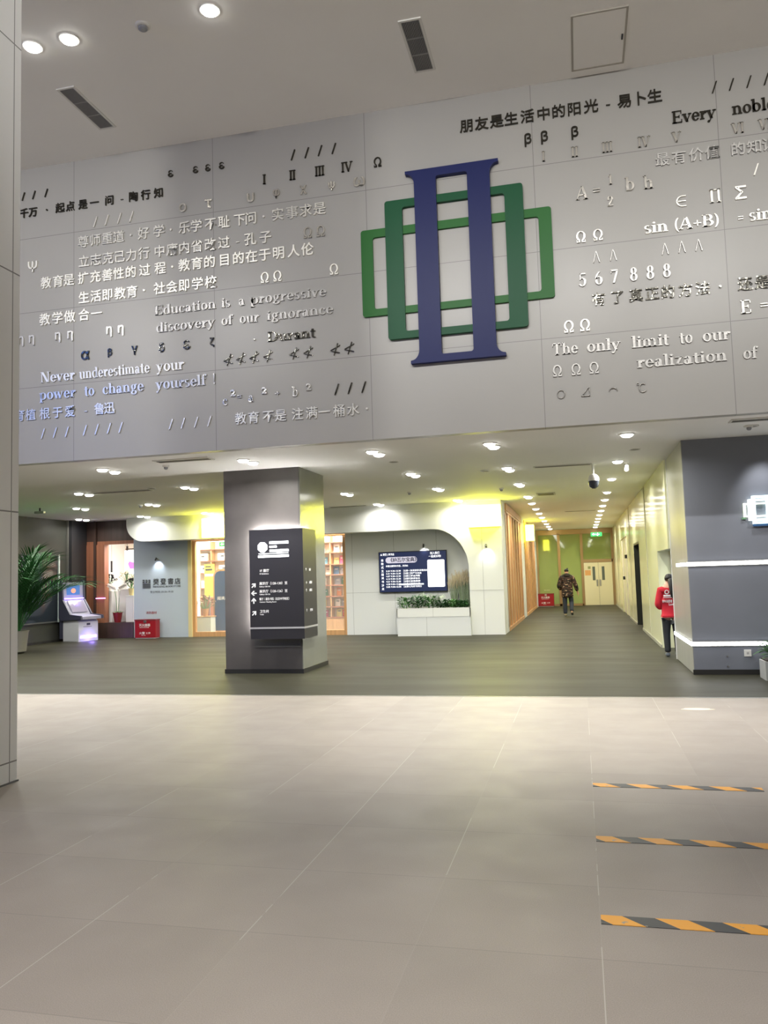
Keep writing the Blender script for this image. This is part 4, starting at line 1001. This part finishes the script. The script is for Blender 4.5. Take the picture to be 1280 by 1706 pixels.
MB().ball((.0, .27, 1.46), .09, 10, 6, (1, .08, .8)).build('screen_picture', mat('orange_picture', S(230, 150, 120), .4, emit=.7, ecol=S(230, 140, 110)), t)
MB().box(-.35, .35, .225, .25, 1.225, 1.25).build('light_bar', M_vio, t)
Mx = Matrix.Translation((0, .11, .995)) @ Matrix.Rotation(radians(57), 4, 'X')
MB().box(-.28, .28, -.2, .2, .008, .02, M=Mx).build('touch_panel', mat('touch_glass', S(120, 116, 130), .08, emit=.25, ecol=S(150, 140, 170)), t)
MB().box(-.06, .06, -.352, -.338, .46, .52).build('card_slot', M_kd, t)
MB().box(-.18, .12, -.35, -.338, .41, .425).build('caption', mat('kiosk_print', S(130, 130, 136), .5), t)
MB().box(-.3, .3, -.352, -.338, .09, .17).build('lower_light', M_vio, t)
MB().box(-.36, .36, -.3, .3, -.0, .02).build('foot', M_dark, t)
lamp('POINT', (0, -.5, .12), 5, (.3, .2, 1), t, size=.05)
lamp('POINT', (0, .1, 1.15), 3, (.35, .25, 1), t, size=.03)

def frond(mb, d, L, lift, n=20, seed=0):
    """an arching feather frond: midrib and two rows of narrow leaflets"""
    rr = random.Random(seed); d = Vector((d[0], d[1], 0)).normalized()
    P = []
    for i in range(13):
        q = i / 12
        P.append(d * L * (.55 * q + .45 * q * q) * cos(lift) * 1.1 + Vector((0, 0, L * (sin(lift) * q * 1.1 - .3 * q ** 3))))
    mb.tube(P, .014, 5, .003)
    for i in range(n):
        q = .22 + .78 * i / n
        k = q * 12; j = min(11, int(k)); p = P[j].lerp(P[j + 1], k - j); tg = (P[j + 1] - P[j]).normalized()
        sd_ = tg.cross(Vector((0, 0, 1))).normalized(); ll = .62 * math.sin(pi * (.12 + .8 * q)) ** .6 * L / 1.7
        for s_ in (-1, 1):
            leaf(mb, p, tg * .75 + sd_ * s_ * .8 + Vector((0, 0, .18 + rr.uniform(-.1, .1))), ll * rr.uniform(.9, 1.15), .026, .25, 4)
t = thing('potted_palm', 'tall feathery green palm half hidden behind the white column', 'palm', (-13.5, 17.3, 0))
MB().lathe([(.2, 0), (.27, .05), (.32, .5), (.34, .55), (.3, .55), (.28, .5)], n=24).build('pot', mat('grey_pot', S(120, 118, 112), .6), t, True)
MB().cyl(0, 0, .44, .5, .29, 20).build('soil', mat('dark_soil', S(60, 50, 42), .9), t)
rr = random.Random(5)
for i in range(38):
    aa = 2 * pi * i / 38 * 2.4 + rr.uniform(-.3, .3); L = rr.uniform(1.7, 2.75); lift = radians(rr.choice((46, 56, 64, 70, 76, 81)))
    dx, dy = cos(aa), sin(aa)
    if dx < -.2: L *= .5
    mb = MB(); frond(mb, (dx, dy), L, lift, 20, i)
    mb.build('frond', M_palm, t, loc=(.08 * dx, .08 * dy, .48))
t = thing('wall_display', 'dark glazed display case on the grey side wall behind the palm', 'display case', (-14.85, 20.05, .57))
MB().box(0, .07, -.75, .8, 0, 1.95).build('case', mat('display_frame', S(88, 90, 92), .4), t)
MB().box(.07, .076, -.72, .72, .04, 1.91).build('glass_front', M_dglass, t)
MB().box(.065, .1, .74, .8, 0, 1.95).build('edge_profile', mat('pale_profile', S(190, 205, 205), .3), t)

# ================================================================== FLOWER WINDOW
M_pot = mat('red_pot', S(128, 30, 38), .4); M_ped = mat('white_plinth', S(222, 220, 220), .5)
for x, y, h, w_, lb in ((-14.16, 22.5, .95, .16, 'slim white plinth at the walnut post'), (-13.72, 22.75, 1.0, .2, 'white plinth behind the orchid pot'), (-13.36, 22.42, .8, .13, 'white plinth against the blue wall edge')):
    t = thing('display_plinth', lb, 'plinth', (x, y, .46), 0, 'white plinths in the flower window')
    MB().box(-w_, w_, -w_, w_, 0, h - .03, bev=.008).build('body', M_ped, t)
    MB().box(-w_ - .01, w_ + .01, -w_ - .01, w_ + .01, h - .03, h, bev=.006).build('top', M_fac, t)
t = thing('orchid', 'white orchid with two tall stems in a red pot', 'orchid', (-13.72, 22.22, .46), 0)
MB().lathe([(.09, 0), (.1, .03), (.14, .26), (.15, .3), (.12, .3)], n=18).build('pot', M_pot, t, True)
s_ = MB(); f_ = MB(); l_ = MB(); rr = random.Random(3)
for sx in (-1, 1):
    pts = [(.02 * sx, 0, .28), (.05 * sx, 0, .7), (.1 * sx, -.02, 1.02), (.26 * sx, -.03, 1.12)]
    s_.tube(pts, .007, 6)
    for k in range(7):
        c = Vector((.08 * sx + .036 * k * sx, -.03, 1.02 + .018 * k))
        for j in range(5):
            b_ = 2 * pi * j / 5; leaf(f_, c, (cos(b_), -.4, sin(b_)), .075, .06, .1, 3)
for k in range(8): leaf(l_, (0, 0, .3), (cos(k * .8), sin(k * .8), .5), .22, .06, .5, 4)
s_.build('stems', M_leaf, t); f_.build('blossoms', mat('white_petal', S(240, 236, 232), .6), t); l_.build('leaves', M_leaf, t)
def bouquet(x, y, z, label, col, seed, r=.2, pot=None, group='bouquets in the flower window'):
    rr = random.Random(seed)
    t = thing('flower_bouquet', label, 'bouquet', (x, y, z), 0, group)
    MB().lathe([(.06, 0), (.075, .02), (.1, .2), (.11, .22), (.09, .22)], n=16).build('vase', pot or M_ped, t, True)
    f = MB(); g = MB(); s2 = MB()
    for k in range(34):
        aa, e = rr.uniform(0, 2 * pi), rr.uniform(.1, 1.5)
        d = Vector((cos(aa) * cos(e), sin(aa) * cos(e), sin(e))); c = Vector((0, 0, .3)) + d * r * rr.uniform(.7, 1)
        s2.tube([(0, 0, .18), c], .004, 4)
        for j in range(6):
            q = Vector((rr.uniform(-1, 1), rr.uniform(-1, 1), rr.uniform(-1, 1)))
            leaf(f, c, d + q * .9, .06, .05, .2, 2)
        if k % 2: leaf(g, c * .9, d + Vector((rr.uniform(-.6, .6), rr.uniform(-.6, .6), -.3)), .1, .035, .4, 3)
    s2.build('stems', M_leaf, t); f.build('blossoms', col, t); g.build('leaves', M_lf2, t)
    return t
M_p1 = mat('cream_petal', S(238, 232, 214), .7); M_p2 = mat('slate_petal', S(96, 104, 140), .7); M_p3 = mat('dark_petal', S(52, 38, 50), .7); M_p4 = mat('pink_petal', S(190, 120, 130), .7); M_p5 = mat('dusty_petal', S(170, 140, 120), .8, noise=(20, .4, (1, 1, 1)))
bouquet(-14.16, 22.5, 1.41, 'dark plum bouquet on the slim plinth', M_p3, 1, .2)
bouquet(-13.72, 22.75, 1.46, 'cream and white bouquet on the middle plinth', M_p1, 2, .26)
bouquet(-13.36, 22.42, 1.26, 'dark bouquet in a pale yellow vase at the blue wall', M_p3, 4, .2, mat('pale_yellow_vase', S(226, 210, 150), .5))
bouquet(-13.75, 23.4, 1.5, 'slate blue bouquet behind the cream flowers', M_p2, 6, .3)
t = thing('display_plinth', 'tall white plinth under the slate blue bouquet', 'plinth', (-13.75, 23.4, .0), 0, 'white plinths in the flower window')
MB().box(-.2, .2, -.2, .2, 0, 1.47, bev=.008).build('body', M_ped, t); MB().box(-.21, .21, -.21, .21, 1.47, 1.5, bev=.006).build('top', M_fac, t)
t = thing('hanging_sign', 'white hanging lightbox sign with a pink bowl motif', 'sign', (-13.58, 22.95, 2.74), 0)
MB().box(-.33, .33, -.04, .04, -.82, -.08, bev=.03).build('lit_panel', mat('sign_lit', (1, 1, 1, 1), .5, emit=1.3, ecol=(1, .97, 1, 1)), t)
MB().prism([(-.2, -.5), (-.15, -.42), (0, -.46), (.15, -.42), (.2, -.5), (.13, -.66), (-.13, -.66)], -.05, -.04).build('pink_motif', mat('pink_print', S(232, 120, 214), .5, emit=.6, ecol=S(236, 120, 220)), t)
MB().box(-.3, .35, -.015, .015, -.05, -.02).box(-.27, -.22, -.02, .02, -.12, .06).box(-.25, -.24, -.005, .005, 0, .83).box(.24, .25, -.005, .005, -.05, .83).build('hanger', M_black, t)
t = thing('pendant_lamp', 'slim black tube pendant lamp inside the flower window', 'lamp', (-14.6, 23.3, 2.0))
MB().cyl(0, 0, 0, .36, .03, 14).build('tube', M_black, t); MB().cyl(0, 0, .36, 1.55, .004, 6).build('cord', M_dark, t)
t = thing('neon_tube', 'short magenta neon tube on the walnut post of the flower window', 'neon light', (-14.22, 22.04, 1.2))
MB().tube([(-.12, -.01, 0), (.2, -.01, .0)], .014).build('tube', mat('magenta_neon', (1, .4, 1, 1), .5, emit=4, ecol=(1, .25, .95, 1)), t)
MB().box(-.1, -.08, -.01, .02, -.015, .015).box(.16, .18, -.01, .02, -.015, .015).build('clip', M_alu, t)
t = thing('blue_window', 'tall pale blue window in the flower shop back wall', 'window', (-14.3, 26.4, 0)); t['category'] = 'window'
MB().box(-.5, .5, -.03, 0, .1, 2.1).build('pane', mat('pale_blue_glass', S(120, 170, 190), .1, emit=.4, ecol=S(130, 190, 210)), t)
MB().ring([(-.55, .05), (.55, .05), (.55, 2.15), (-.55, 2.15)], [(-.5, .1), (.5, .1), (.5, 2.1), (-.5, 2.1)], -.06, 0).build('frame', M_alu, t)
lamp('AREA', (-13.6, 23.6, 3.45), STORE, (1, .95, .88), size=1.6, sy=2.2, name='shop_lamp')
lamp('AREA', (-10.3, 23.5, 3.45), STORE, (1, .93, .8), size=1.6, sy=2.0, name='shop_lamp')
lamp('AREA', (-7.2, 23.0, 3.45), STORE, (1, .95, .86), size=1.8, sy=1.4, name='shop_lamp')

# ================================================================== BOOKSHOP INSIDE
def bookcase(x, y, w_, levels, label, deep=.32):
    t = thing('bookcase', label, 'bookcase', (x, y, 0), 0, 'bookcases')
    H = 3.0
    MB().box(-w_ / 2, -w_ / 2 + .03, -deep, 0, 0, H).box(w_ / 2 - .03, w_ / 2, -deep, 0, 0, H).build('side_panel', M_woodl, t)
    MB().box(-w_ / 2, w_ / 2, -.02, 0, 0, H).build('back_panel', mat('pale_back', S(236, 220, 196), .6), t)
    for z in levels: MB().box(-w_ / 2 + .03, w_ / 2 - .03, -deep, -.02, z - .03, z).build('shelf', M_wood, t)
    MB().box(-w_ / 2 + .03, w_ / 2 - .03, -deep + .01, -.02, 0, levels[0] - .03).build('base_cabinet', M_woodl, t)
    MB().box(-.015, .015, -deep, -.02, levels[0], H).build('divider', M_woodl, t)
    MB().box(-w_ / 2 + .05, w_ / 2 - .05, -deep + .02, -deep + .04, H - .06, H - .03).build('light_strip', M_strip, t)
    return t
LV = (.42, .74, 1.06, 1.4, 1.72, 2.04, 2.4, 2.72)
bookcase(-7.45, 24.2, 2.0, LV, 'tall oak bookcase seen through the pane beside the screen wall')
BK = {}
cols = [S(206, 60, 52), S(236, 214, 120), S(70, 110, 150), S(240, 236, 226), S(60, 120, 90), S(214, 130, 60), S(150, 150, 160), S(186, 70, 110), S(98, 150, 170), S(236, 190, 180)]
cn = ['red', 'yellow', 'blue', 'white', 'green', 'orange', 'grey', 'magenta', 'teal', 'pink']
def book(x, y, z, ci, w_, h, label, group):
    k = ci
    if k not in BK:
        t = thing('book', label, 'book', (x, y, z), 0, group)
        MB().box(-.5, .5, -.012, .012, 0, 1).build('cover', mat('cover_' + cn[ci], cols[ci], .5, noise=(3, .2, (1, 1, 1))), t)
        MB().box(-.47, .49, -.010, .010, .01, .99).build('pages', mat('page_white', S(240, 236, 224), .7), t)
        MB().box(-.3, .3, -.0135, -.012, .62, .74).build('title_block', M_lwhite if ci not in (1, 3) else M_ink, t)
        BK[k] = t
    else:
        t = dup(BK[k], (x, y, z), label); t['group'] = group
    t.scale = (w_, 1, h); t.rotation_euler = (radians(-8), 0, 0)
rr = random.Random(11)
ln = ['lowest', 'second', 'third', 'fourth', 'fifth', 'sixth', 'seventh']
for li, z in enumerate(LV[:7]):
    x = -8.2; pos = 0
    last = -1
    while x < -6.75:
        w_ = rr.uniform(.13, .19); h = rr.uniform(.19, .26); ci = rr.choice([c for c in range(10) if c != last]); last = ci
        if abs(x + w_ / 2 + 7.45) < .11: x += .08; continue
        pos += 1
        book(x + w_ / 2, 24.2 - .1, z + .001, ci, w_, h, f'{cn[ci]} book facing out, {ordinal(pos)} from the glass mullion on the {ln[li]} shelf', 'books facing out in the bookcase')
        x += w_ + rr.uniform(.02, .06)
bookcase(-11.9, 25.2, 2.4, (.42, .9, 1.4, 1.9, 2.3, 2.68), 'oak bookcase with storage boxes inside the shop door')
for i, (x, z) in enumerate(((-12.6, 2.3), (-12.2, 2.3), (-11.5, 2.3), (-12.6, 1.9), (-12.15, 1.9), (-11.45, 1.9), (-12.55, 1.4), (-12.1, 1.4), (-11.45, 1.4))):
    t = thing('storage_box', f'pale storage box on the {("top", "middle", "lower")[i // 3]} shelf inside the shop door, {ordinal(i % 3 + 1)} from the blue wall', 'box', (x, 25.02, z), 0, 'pale storage boxes')
    MB().box(-.17, .17, -.12, .12, 0, .24, bev=.006).build('body', mat('pale_box', S(232, 222, 206), .6), t); MB().box(-.06, .06, -.123, -.118, .12, .17).build('tag', M_ink, t)
t = thing('totem_sign', 'blue arched totem sign with white lettering inside the shop door', 'sign', (-10.42, 23.0, 0))
def archp(hw, z0, z1, r, n=8): return [(hw, z0)] + [(hw - r + r * cos(radians(90 * i / n)), z1 - r + r * sin(radians(90 * i / n))) for i in range(n + 1)] + [(-hw + r - r * sin(radians(90 * i / n)), z1 - r + r * cos(radians(90 * i / n))) for i in range(n + 1)] + [(-hw, z0)]
MB().prism(archp(.5, 0, 1.98, .22), -.03, .03).build('oak_frame', M_woodl, t)
MB().prism(archp(.45, .12, 1.92, .18), -.04, -.03).build('blue_face', mat('deep_blue_print', S(32, 62, 104), .3, emit=.12, ecol=S(40, 80, 130), noise=(1.2, .3, (1, 1, 1))), t)
MB().box(-.55, .55, -.2, .2, 0, .05, bev=.01).build('foot', M_woodl, t)
text('阅读改变人生', .12, (-.37, -.042, 1.05), M_lwhite, t, .012, .004, fit=.72)
t = thing('poster', 'yellow poster with white strip inside the shop door', 'poster', (-11.2, 23.3, 1.15))
MB().box(-.17, .17, -.004, .004, 0, 1.0).build('sheet', mat('yellow_paper', S(236, 222, 96), .6), t); MB().box(-.15, .15, -.007, -.004, .62, .7).build('white_strip', M_lwhite, t); MB().box(-.13, .1, -.007, -.004, .8, .86).box(-.13, .06, -.007, -.004, .9, .94).build('heading', M_ink, t)
MB().box(-.01, .01, .004, .02, -1.15, 1.0).box(-.15, .15, -.08, .1, -1.15, -1.13).build('stand', M_alu, t)
t = thing('flower_stand', 'pale stand carrying the dried flower arrangement inside the shop door', 'stand', (-11.02, 22.65, 0))
MB().box(-.24, .24, -.16, .16, .1, .55, bev=.01).build('cabinet', mat('pale_grey_green', S(214, 220, 206), .5), t); MB().box(-.26, .26, -.18, .18, .55, .58, bev=.005).build('top', M_woodl, t); MB().box(-.2, .2, -.14, .14, 0, .1).build('plinth', M_woodl, t)
bouquet(-11.02, 22.62, .58, 'dried russet and white flower arrangement on the pale stand', M_p5, 9, .32, M_woodl, 'arrangements on the stand')
t = thing('wicker_box', 'small brown wooden box behind the dried flowers', 'box', (-11.55, 23.75, .0)); MB().box(-.2, .2, -.15, .15, 0, 1.1, bev=.01).build('body', M_wood, t); MB().box(-.21, .21, -.16, .16, 1.1, 1.13, bev=.006).build('lid', M_woodl, t)
t = thing('lit_column', 'white glowing vertical strip at the shop door jamb', 'light strip', (-11.62, 23.4, 0))
MB().box(-.03, .03, -.03, .03, .1, 2.9).build('tube', mat('warm_strip', (1, 1, 1, 1), .5, emit=3, ecol=(1, .93, .75, 1)), t); MB().box(-.05, .05, -.05, .05, 0, .1).box(-.05, .05, .03, .05, 0, ZL).build('channel', M_woodl, t)

lamp('AREA', (2.5, 16.3, 3.4), 45, (.9, .94, 1), size=.8, sy=.8, name='room_lamp')
# planter by the slate wall
t = thing('planter_box', 'grey planter box at the photo edge in front of the slate wall', 'planter', (2.75, 12.55, 0))
MB().prism([(-.3, -.2), (.8, -.2), (.8, .2), (-.3, .2)], 0, .26, 'xy').build('trough', mat('grey_planter', S(168, 170, 168), .5), t)
MB().box(-.28, .78, -.18, .18, .262, .28).build('soil', mat('dark_soil', S(60, 50, 42), .9), t)
bushy('leafy_plant', 'green leafy plant in the grey planter at the slate wall', 'plant', (2.72, 12.55, .28), .28, .26, 130, .16, .06, M_leaf, 77)
bushy('leafy_plant', 'second green plant further along the grey planter at the slate wall', 'plant', (3.32, 12.55, .28), .26, .3, 110, .2, .07, M_leaf, 78)

# ================================================================== PEOPLE
def skin(name, verts, edges, m, parent, sub=2, loc=None):
    """verts: (x, y, z, rx, ry); a smooth skin grown round connected joints"""
    me = bpy.data.meshes.new(name); me.from_pydata([v[:3] for v in verts], edges, [])
    o = bpy.data.objects.new(name, me); COL.objects.link(o)
    o.modifiers.new('skin', 'SKIN').use_smooth_shade = True
    if not me.skin_vertices: return o
    for i, v in enumerate(verts):
        me.skin_vertices[0].data[i].radius = (v[3], v[4] if len(v) > 4 else v[3])
        me.skin_vertices[0].data[i].use_root = i == 0
    s = o.modifiers.new('sub', 'SUBSURF'); s.levels = sub; s.render_levels = sub
    bpy.context.view_layer.update()
    me2 = bpy.data.meshes.new_from_object(o.evaluated_get(bpy.context.evaluated_depsgraph_get()))
    bpy.data.objects.remove(o); bpy.data.meshes.remove(me)
    me2.name = name; me2.materials.clear(); me2.materials.append(m)
    for p in me2.polygons: p.use_smooth = True
    return put(name, me2, parent, loc)
M_skin = mat('skin', S(206, 160, 134), .5); M_hair = mat('black_hair', S(22, 20, 20), .45, noise=(30, .3, (1, 1, .2)))
def chain(V, E, pts, start=None):
    i0 = len(V); V += pts
    if start is not None: E.append((start, i0))
    E += [(i0 + k, i0 + k + 1) for k in range(len(pts) - 1)]
    return len(V) - 1
def hand(V, E, wrist, at, fwd_, side, s=1):
    """palm plus five separate curled fingers from the wrist vertex index at"""
    W = Vector(wrist); f = Vector(fwd_).normalized(); sd_ = Vector(side).normalized(); n_ = f.cross(sd_)
    c = W + f * .05 * s; pi_ = chain(V, E, [(*c, .03 * s, .018 * s), (*(W + f * .085 * s), .034 * s, .016 * s)], at)
    for k, ln_ in enumerate((.068, .078, .073, .058)):
        b0 = W + f * .1 * s + sd_ * (.03 - .02 * k) * s
        chain(V, E, [(*b0, .009 * s), (*(b0 + f * ln_ * .5 * s + n_ * .008), .0085 * s), (*(b0 + f * ln_ * .85 * s + n_ * .03), .0075 * s)], pi_)
    b0 = W + f * .045 * s + sd_ * .04 * s
    chain(V, E, [(*b0, .011 * s), (*(b0 + f * .035 * s + sd_ * .02 * s), .009 * s), (*(b0 + f * .062 * s + sd_ * .022 * s + n_ * .01), .008 * s)], pi_ - 1)

def figure(t, hips, chest_dx, LL, RL, LA, RA, head, k=1.0, waist=.13):
    """one continuous body: pelvis root, spine, neck, head, legs, arms with hands"""
    V = [(*hips, .15 * k, .11 * k)]; E = []
    hx, hy, hz = hips
    sp = chain(V, E, [(hx + chest_dx * .3, hy, hz + .14, waist * k, .1 * k), (hx + chest_dx * .7, hy, hz + .32, .155 * k, .105 * k), (hx + chest_dx, hy, hz + .46, .13 * k, .09 * k)], 0)
    nk = chain(V, E, [(hx + chest_dx, hy + .01, hz + .55, .055 * k), (*head[0], .062 * k, .07 * k), (*head[1], .082 * k, .1 * k), (*head[2], .07 * k, .085 * k)], sp)
    for leg in (LL, RL):
        chain(V, E, [(*p, r) for p, r in zip(leg, (.085 * k, .055 * k, .052 * k, .034 * k, .026 * k))], 0)
    for arm in (LA, RA):
        e = chain(V, E, [(*p, r) for p, r in zip(arm, (.06 * k, .046 * k, .042 * k, .03 * k))], sp)
        wv = Vector(arm[3]); fd = wv - Vector(arm[2])
        hand(V, E, arm[3], e, fd, (0, -1, 0), k)
    return skin('body', V, E, M_skin, t)

# --- man walking away down the corridor
t = thing('person', 'person in a brown camouflage coat and blue jeans walking away down the corridor', 'person', (-.48, 30.15, 0))
hip = (0, 0, .9)
LL = [(-.09, .0, .84), (-.1, .02, .48), (-.1, .02, .44), (-.1, 0, .1), (-.1, .1, .04)]
RL = [(.1, .0, .84), (.13, .06, .5), (.13, .04, .46), (.13, -.24, .16), (.14, -.2, .08)]
LA = [(-.2, .0, 1.36), (-.29, -.04, 1.1), (-.29, -.02, 1.05), (-.2, .14, .92)]
RA = [(.2, .0, 1.36), (.3, -.02, 1.08), (.31, 0, 1.04), (.36, .08, .84)]
figure(t, hip, 0, LL, RL, LA, RA, [(0, .02, 1.5), (0, .03, 1.58), (0, .03, 1.66)])
M_camo = mat('camouflage', S(60, 44, 32), .8)
nb = NB(M_camo)
n1 = nb.noise(7, (1, 1, 2.2), 2); n2 = nb.noise(9.3, (1.1, 1, 2.6), 2)
c = nb.mix(nb.m('GREATER_THAN', n1, .52), S(22, 19, 15), S(66, 42, 30)); c = nb.mix(nb.m('GREATER_THAN', n2, .63), c, S(176, 150, 120)); nb.base(c)
V = [(0, 0, .92, .22, .17)]; E = []
chain(V, E, [(0, 0, .64, .24, .18)], 0)
sp = chain(V, E, [(0, 0, 1.12, .2, .15), (0, 0, 1.3, .215, .145), (0, 0, 1.41, .17, .12), (0, .0, 1.49, .085, .09)], 0)
chain(V, E, [(-.2, 0, 1.37, .095), (-.285, -.04, 1.1, .085), (-.29, -.02, 1.05, .085), (-.215, .11, .95, .065)], sp - 1)
chain(V, E, [(.2, 0, 1.37, .095), (.3, -.02, 1.08, .085), (.31, 0, 1.04, .085), (.35, .07, .88, .06)], sp - 1)
skin('coat', V, E, M_camo, t)
skin('hood', [(-.1, -.06, 1.44, .07), (0, -.1, 1.47, .08), (.1, -.06, 1.44, .07), (.13, .03, 1.43, .05), (-.13, .03, 1.43, .05)], [(0, 1), (1, 2), (2, 3), (0, 4)], mat('dark_hood', S(40, 36, 30), .8), t)
M_jean = mat('blue_jeans', S(44, 52, 64), .8, noise=(40, .15, (1, 1, 1)))
V = [(0, 0, .88, .15, .12)]; E = []
chain(V, E, [(-.095, 0, .78, .105), (-.1, .02, .46, .085), (-.1, 0, .13, .075), (-.1, 0, .07, .078)], 0)
chain(V, E, [(.1, 0, .78, .105), (.13, .05, .48, .085), (.132, -.16, .26, .075), (.135, -.24, .16, .076)], 0)
skin('jeans', V, E, M_jean, t)
M_sho = mat('pale_shoe', S(190, 180, 160), .6)
skin('shoe', [(-.1, -.04, .05, .05, .05), (-.1, .06, .045, .05, .042), (-.1, .16, .04, .045, .035)], [(0, 1), (1, 2)], M_sho, t)
skin('shoe', [(.138, -.27, .13, .05, .05), (.14, -.2, .075, .05, .042), (.14, -.12, .045, .045, .035)], [(0, 1), (1, 2)], mat('dark_shoe', S(50, 48, 46), .6), t)
skin('hair', [(0, .0, 1.56, .07, .06), (0, .0, 1.63, .095, .1), (0, .02, 1.69, .07, .08)], [(0, 1), (1, 2)], M_hair, t)
skin('top_knot', [(.03, -.05, 1.68, .03), (.05, -.06, 1.72, .035)], [(0, 1)], M_hair, t)

# --- girl in the doorway, seen from behind, half hidden by the slate wall
t = thing('person', 'person in a red sweatshirt and black trousers standing in the doorway behind the slate wall', 'person', (1.575, 15.72, 0))
LL = [(-.08, .0, .74), (-.09, .01, .43), (-.09, .0, .39), (-.085, -.01, .09), (-.085, .07, .035)]
RL = [(.08, .0, .74), (.09, .01, .43), (.09, 0, .39), (.09, -.01, .09), (.09, .07, .035)]
LA = [(-.155, .0, 1.2), (-.2, .0, .97), (-.2, .01, .93), (-.13, .14, .86)]
RA = [(.155, .0, 1.2), (.2, .0, .97), (.2, .01, .93), (.12, .14, .86)]
figure(t, (0, 0, .8), 0, LL, RL, LA, RA, [(0, .02, 1.34), (0, .03, 1.41), (0, .03, 1.48)], .9, .12)
M_rsw = mat('red_sweatshirt', S(186, 24, 44), .8, noise=(30, .06, (1, 1, 1)))
V = [(0, 0, .86, .165, .13)]; E = []
chain(V, E, [(0, 0, .74, .17, .135)], 0)
sp = chain(V, E, [(0, 0, 1.0, .16, .12), (0, 0, 1.15, .17, .12), (0, 0, 1.24, .13, .1), (0, .0, 1.29, .07, .07)], 0)
chain(V, E, [(-.155, 0, 1.2, .08), (-.2, 0, .98, .075), (-.205, .01, .93, .075), (-.15, .12, .88, .055)], sp - 1)
chain(V, E, [(.155, 0, 1.2, .08), (.2, 0, .98, .075), (.205, .01, .93, .075), (.14, .12, .88, .055)], sp - 1)
skin('sweatshirt', V, E, M_rsw, t)
V = [(0, 0, .76, .145, .12)]; E = []
chain(V, E, [(-.08, 0, .66, .092), (-.09, .01, .42, .068), (-.087, -.01, .12, .058), (-.087, -.01, .075, .06)], 0)
chain(V, E, [(.08, 0, .66, .092), (.09, .01, .42, .068), (.09, -.01, .12, .058), (.09, -.01, .075, .06)], 0)
skin('trousers', V, E, mat('black_trousers', S(24, 28, 32), .7), t)
for sx in (-.087, .09): skin('shoe', [(sx, -.05, .042, .042, .042), (sx, .04, .04, .045, .038), (sx, .13, .035, .042, .032)], [(0, 1), (1, 2)], mat('grey_shoe', S(96, 102, 110), .6), t)
skin('hair', [(0, .02, 1.5, .06, .07), (0, -.0, 1.43, .09, .095), (0, -.03, 1.36, .085, .08)], [(0, 1), (1, 2)], M_hair, t)
skin('ponytail', [(.01, -.09, 1.42, .05), (.02, -.15, 1.3, .05), (.025, -.165, 1.16, .045), (.03, -.16, 1.06, .02)], [(0, 1), (1, 2), (2, 3)], M_hair, t)
pr = MB().ring([(-.06 + .04 * cos(2 * pi * i / 16), 1.17 + .04 * sin(2 * pi * i / 16)) for i in range(16)], [(-.06 + .026 * cos(2 * pi * i / 16), 1.17 + .026 * sin(2 * pi * i / 16)) for i in range(16)], -.124, -.1)
pr.box(-.12, .0, -.128, -.1, 1.09, 1.12).box(-.125, .03, -.128, -.1, 1.065, 1.075)
pr.build('back_print', M_lwhite, t)
text('青年志愿者', .055, (-.15, -.129, .985), M_lwhite, t, .01, .01, fit=.17, name='back_lettering')
text('Love', .06, (-.04, -.129, .93), M_lwhite, t, .01, .01, fit=.1, name='back_lettering')

# ================================================================== HALL BEHIND THE CAMERA (seen only in the polished letters)
t = thing('led_wall', 'large blue-white LED wall high on the hall side wall', 'LED wall', (-16, -3.5, 4.9))
MB().box(0, .1, -4.5, 4.5, 0, 2.5).build('frame', M_black, t)
MB().box(.1, .11, -4.4, 4.4, .1, 2.4).build('display', mat('led_blue', S(120, 160, 255), .3, emit=5.5, ecol=S(105, 150, 255), noise=(.5, .6, (1, 1, 1))), t)

# lettering and pictures belong to the panel they are printed on
def nest(kid, par):
    kid.parent = par; kid.location = kid.location - par.location
HOST = {'directory_sign': ('panel', ('lettering', 'arrow', 'lit_emblem', 'lit_caption', 'side_arrow')), 'wall_screen': ('display', ('lettering', 'title_plate', 'white_card', 'light_streak')),
        'fire_extinguisher_box': ('cabinet', ('lettering', 'latch')), 'arcade_kiosk': ('console', ('upper_screen', 'touch_panel', 'light_bar')), 'totem_sign': ('blue_face', ('lettering',)),
        'hanging_sign': ('lit_panel', ('pink_motif',)), 'poster': ('sheet', ('white_strip', 'heading')), 'wall_socket': ('plate', ('contact_slot',)), 'access_hatch': ('panel', ('latch',)),
        'person': ('sweatshirt', ('back_print', 'back_lettering')), 'air_vent': ('frame', ('slats',)), 'book': ('cover', ('title_block',)), 'storage_box': ('body', ('tag',)), 'wall_spot': ('arm', ('head',))}
for o in [o for o in COL.objects if o.parent is None and o.type == 'EMPTY']:
    k = o.name.split('.')[0]
    if k not in HOST: continue
    hn, kids = HOST[k]
    host = next((c for c in o.children if c.name.split('.')[0] == hn), None)
    if host is None: continue
    for c in list(o.children):
        if c is not host and c.name.split('.')[0] in kids: nest(c, host)
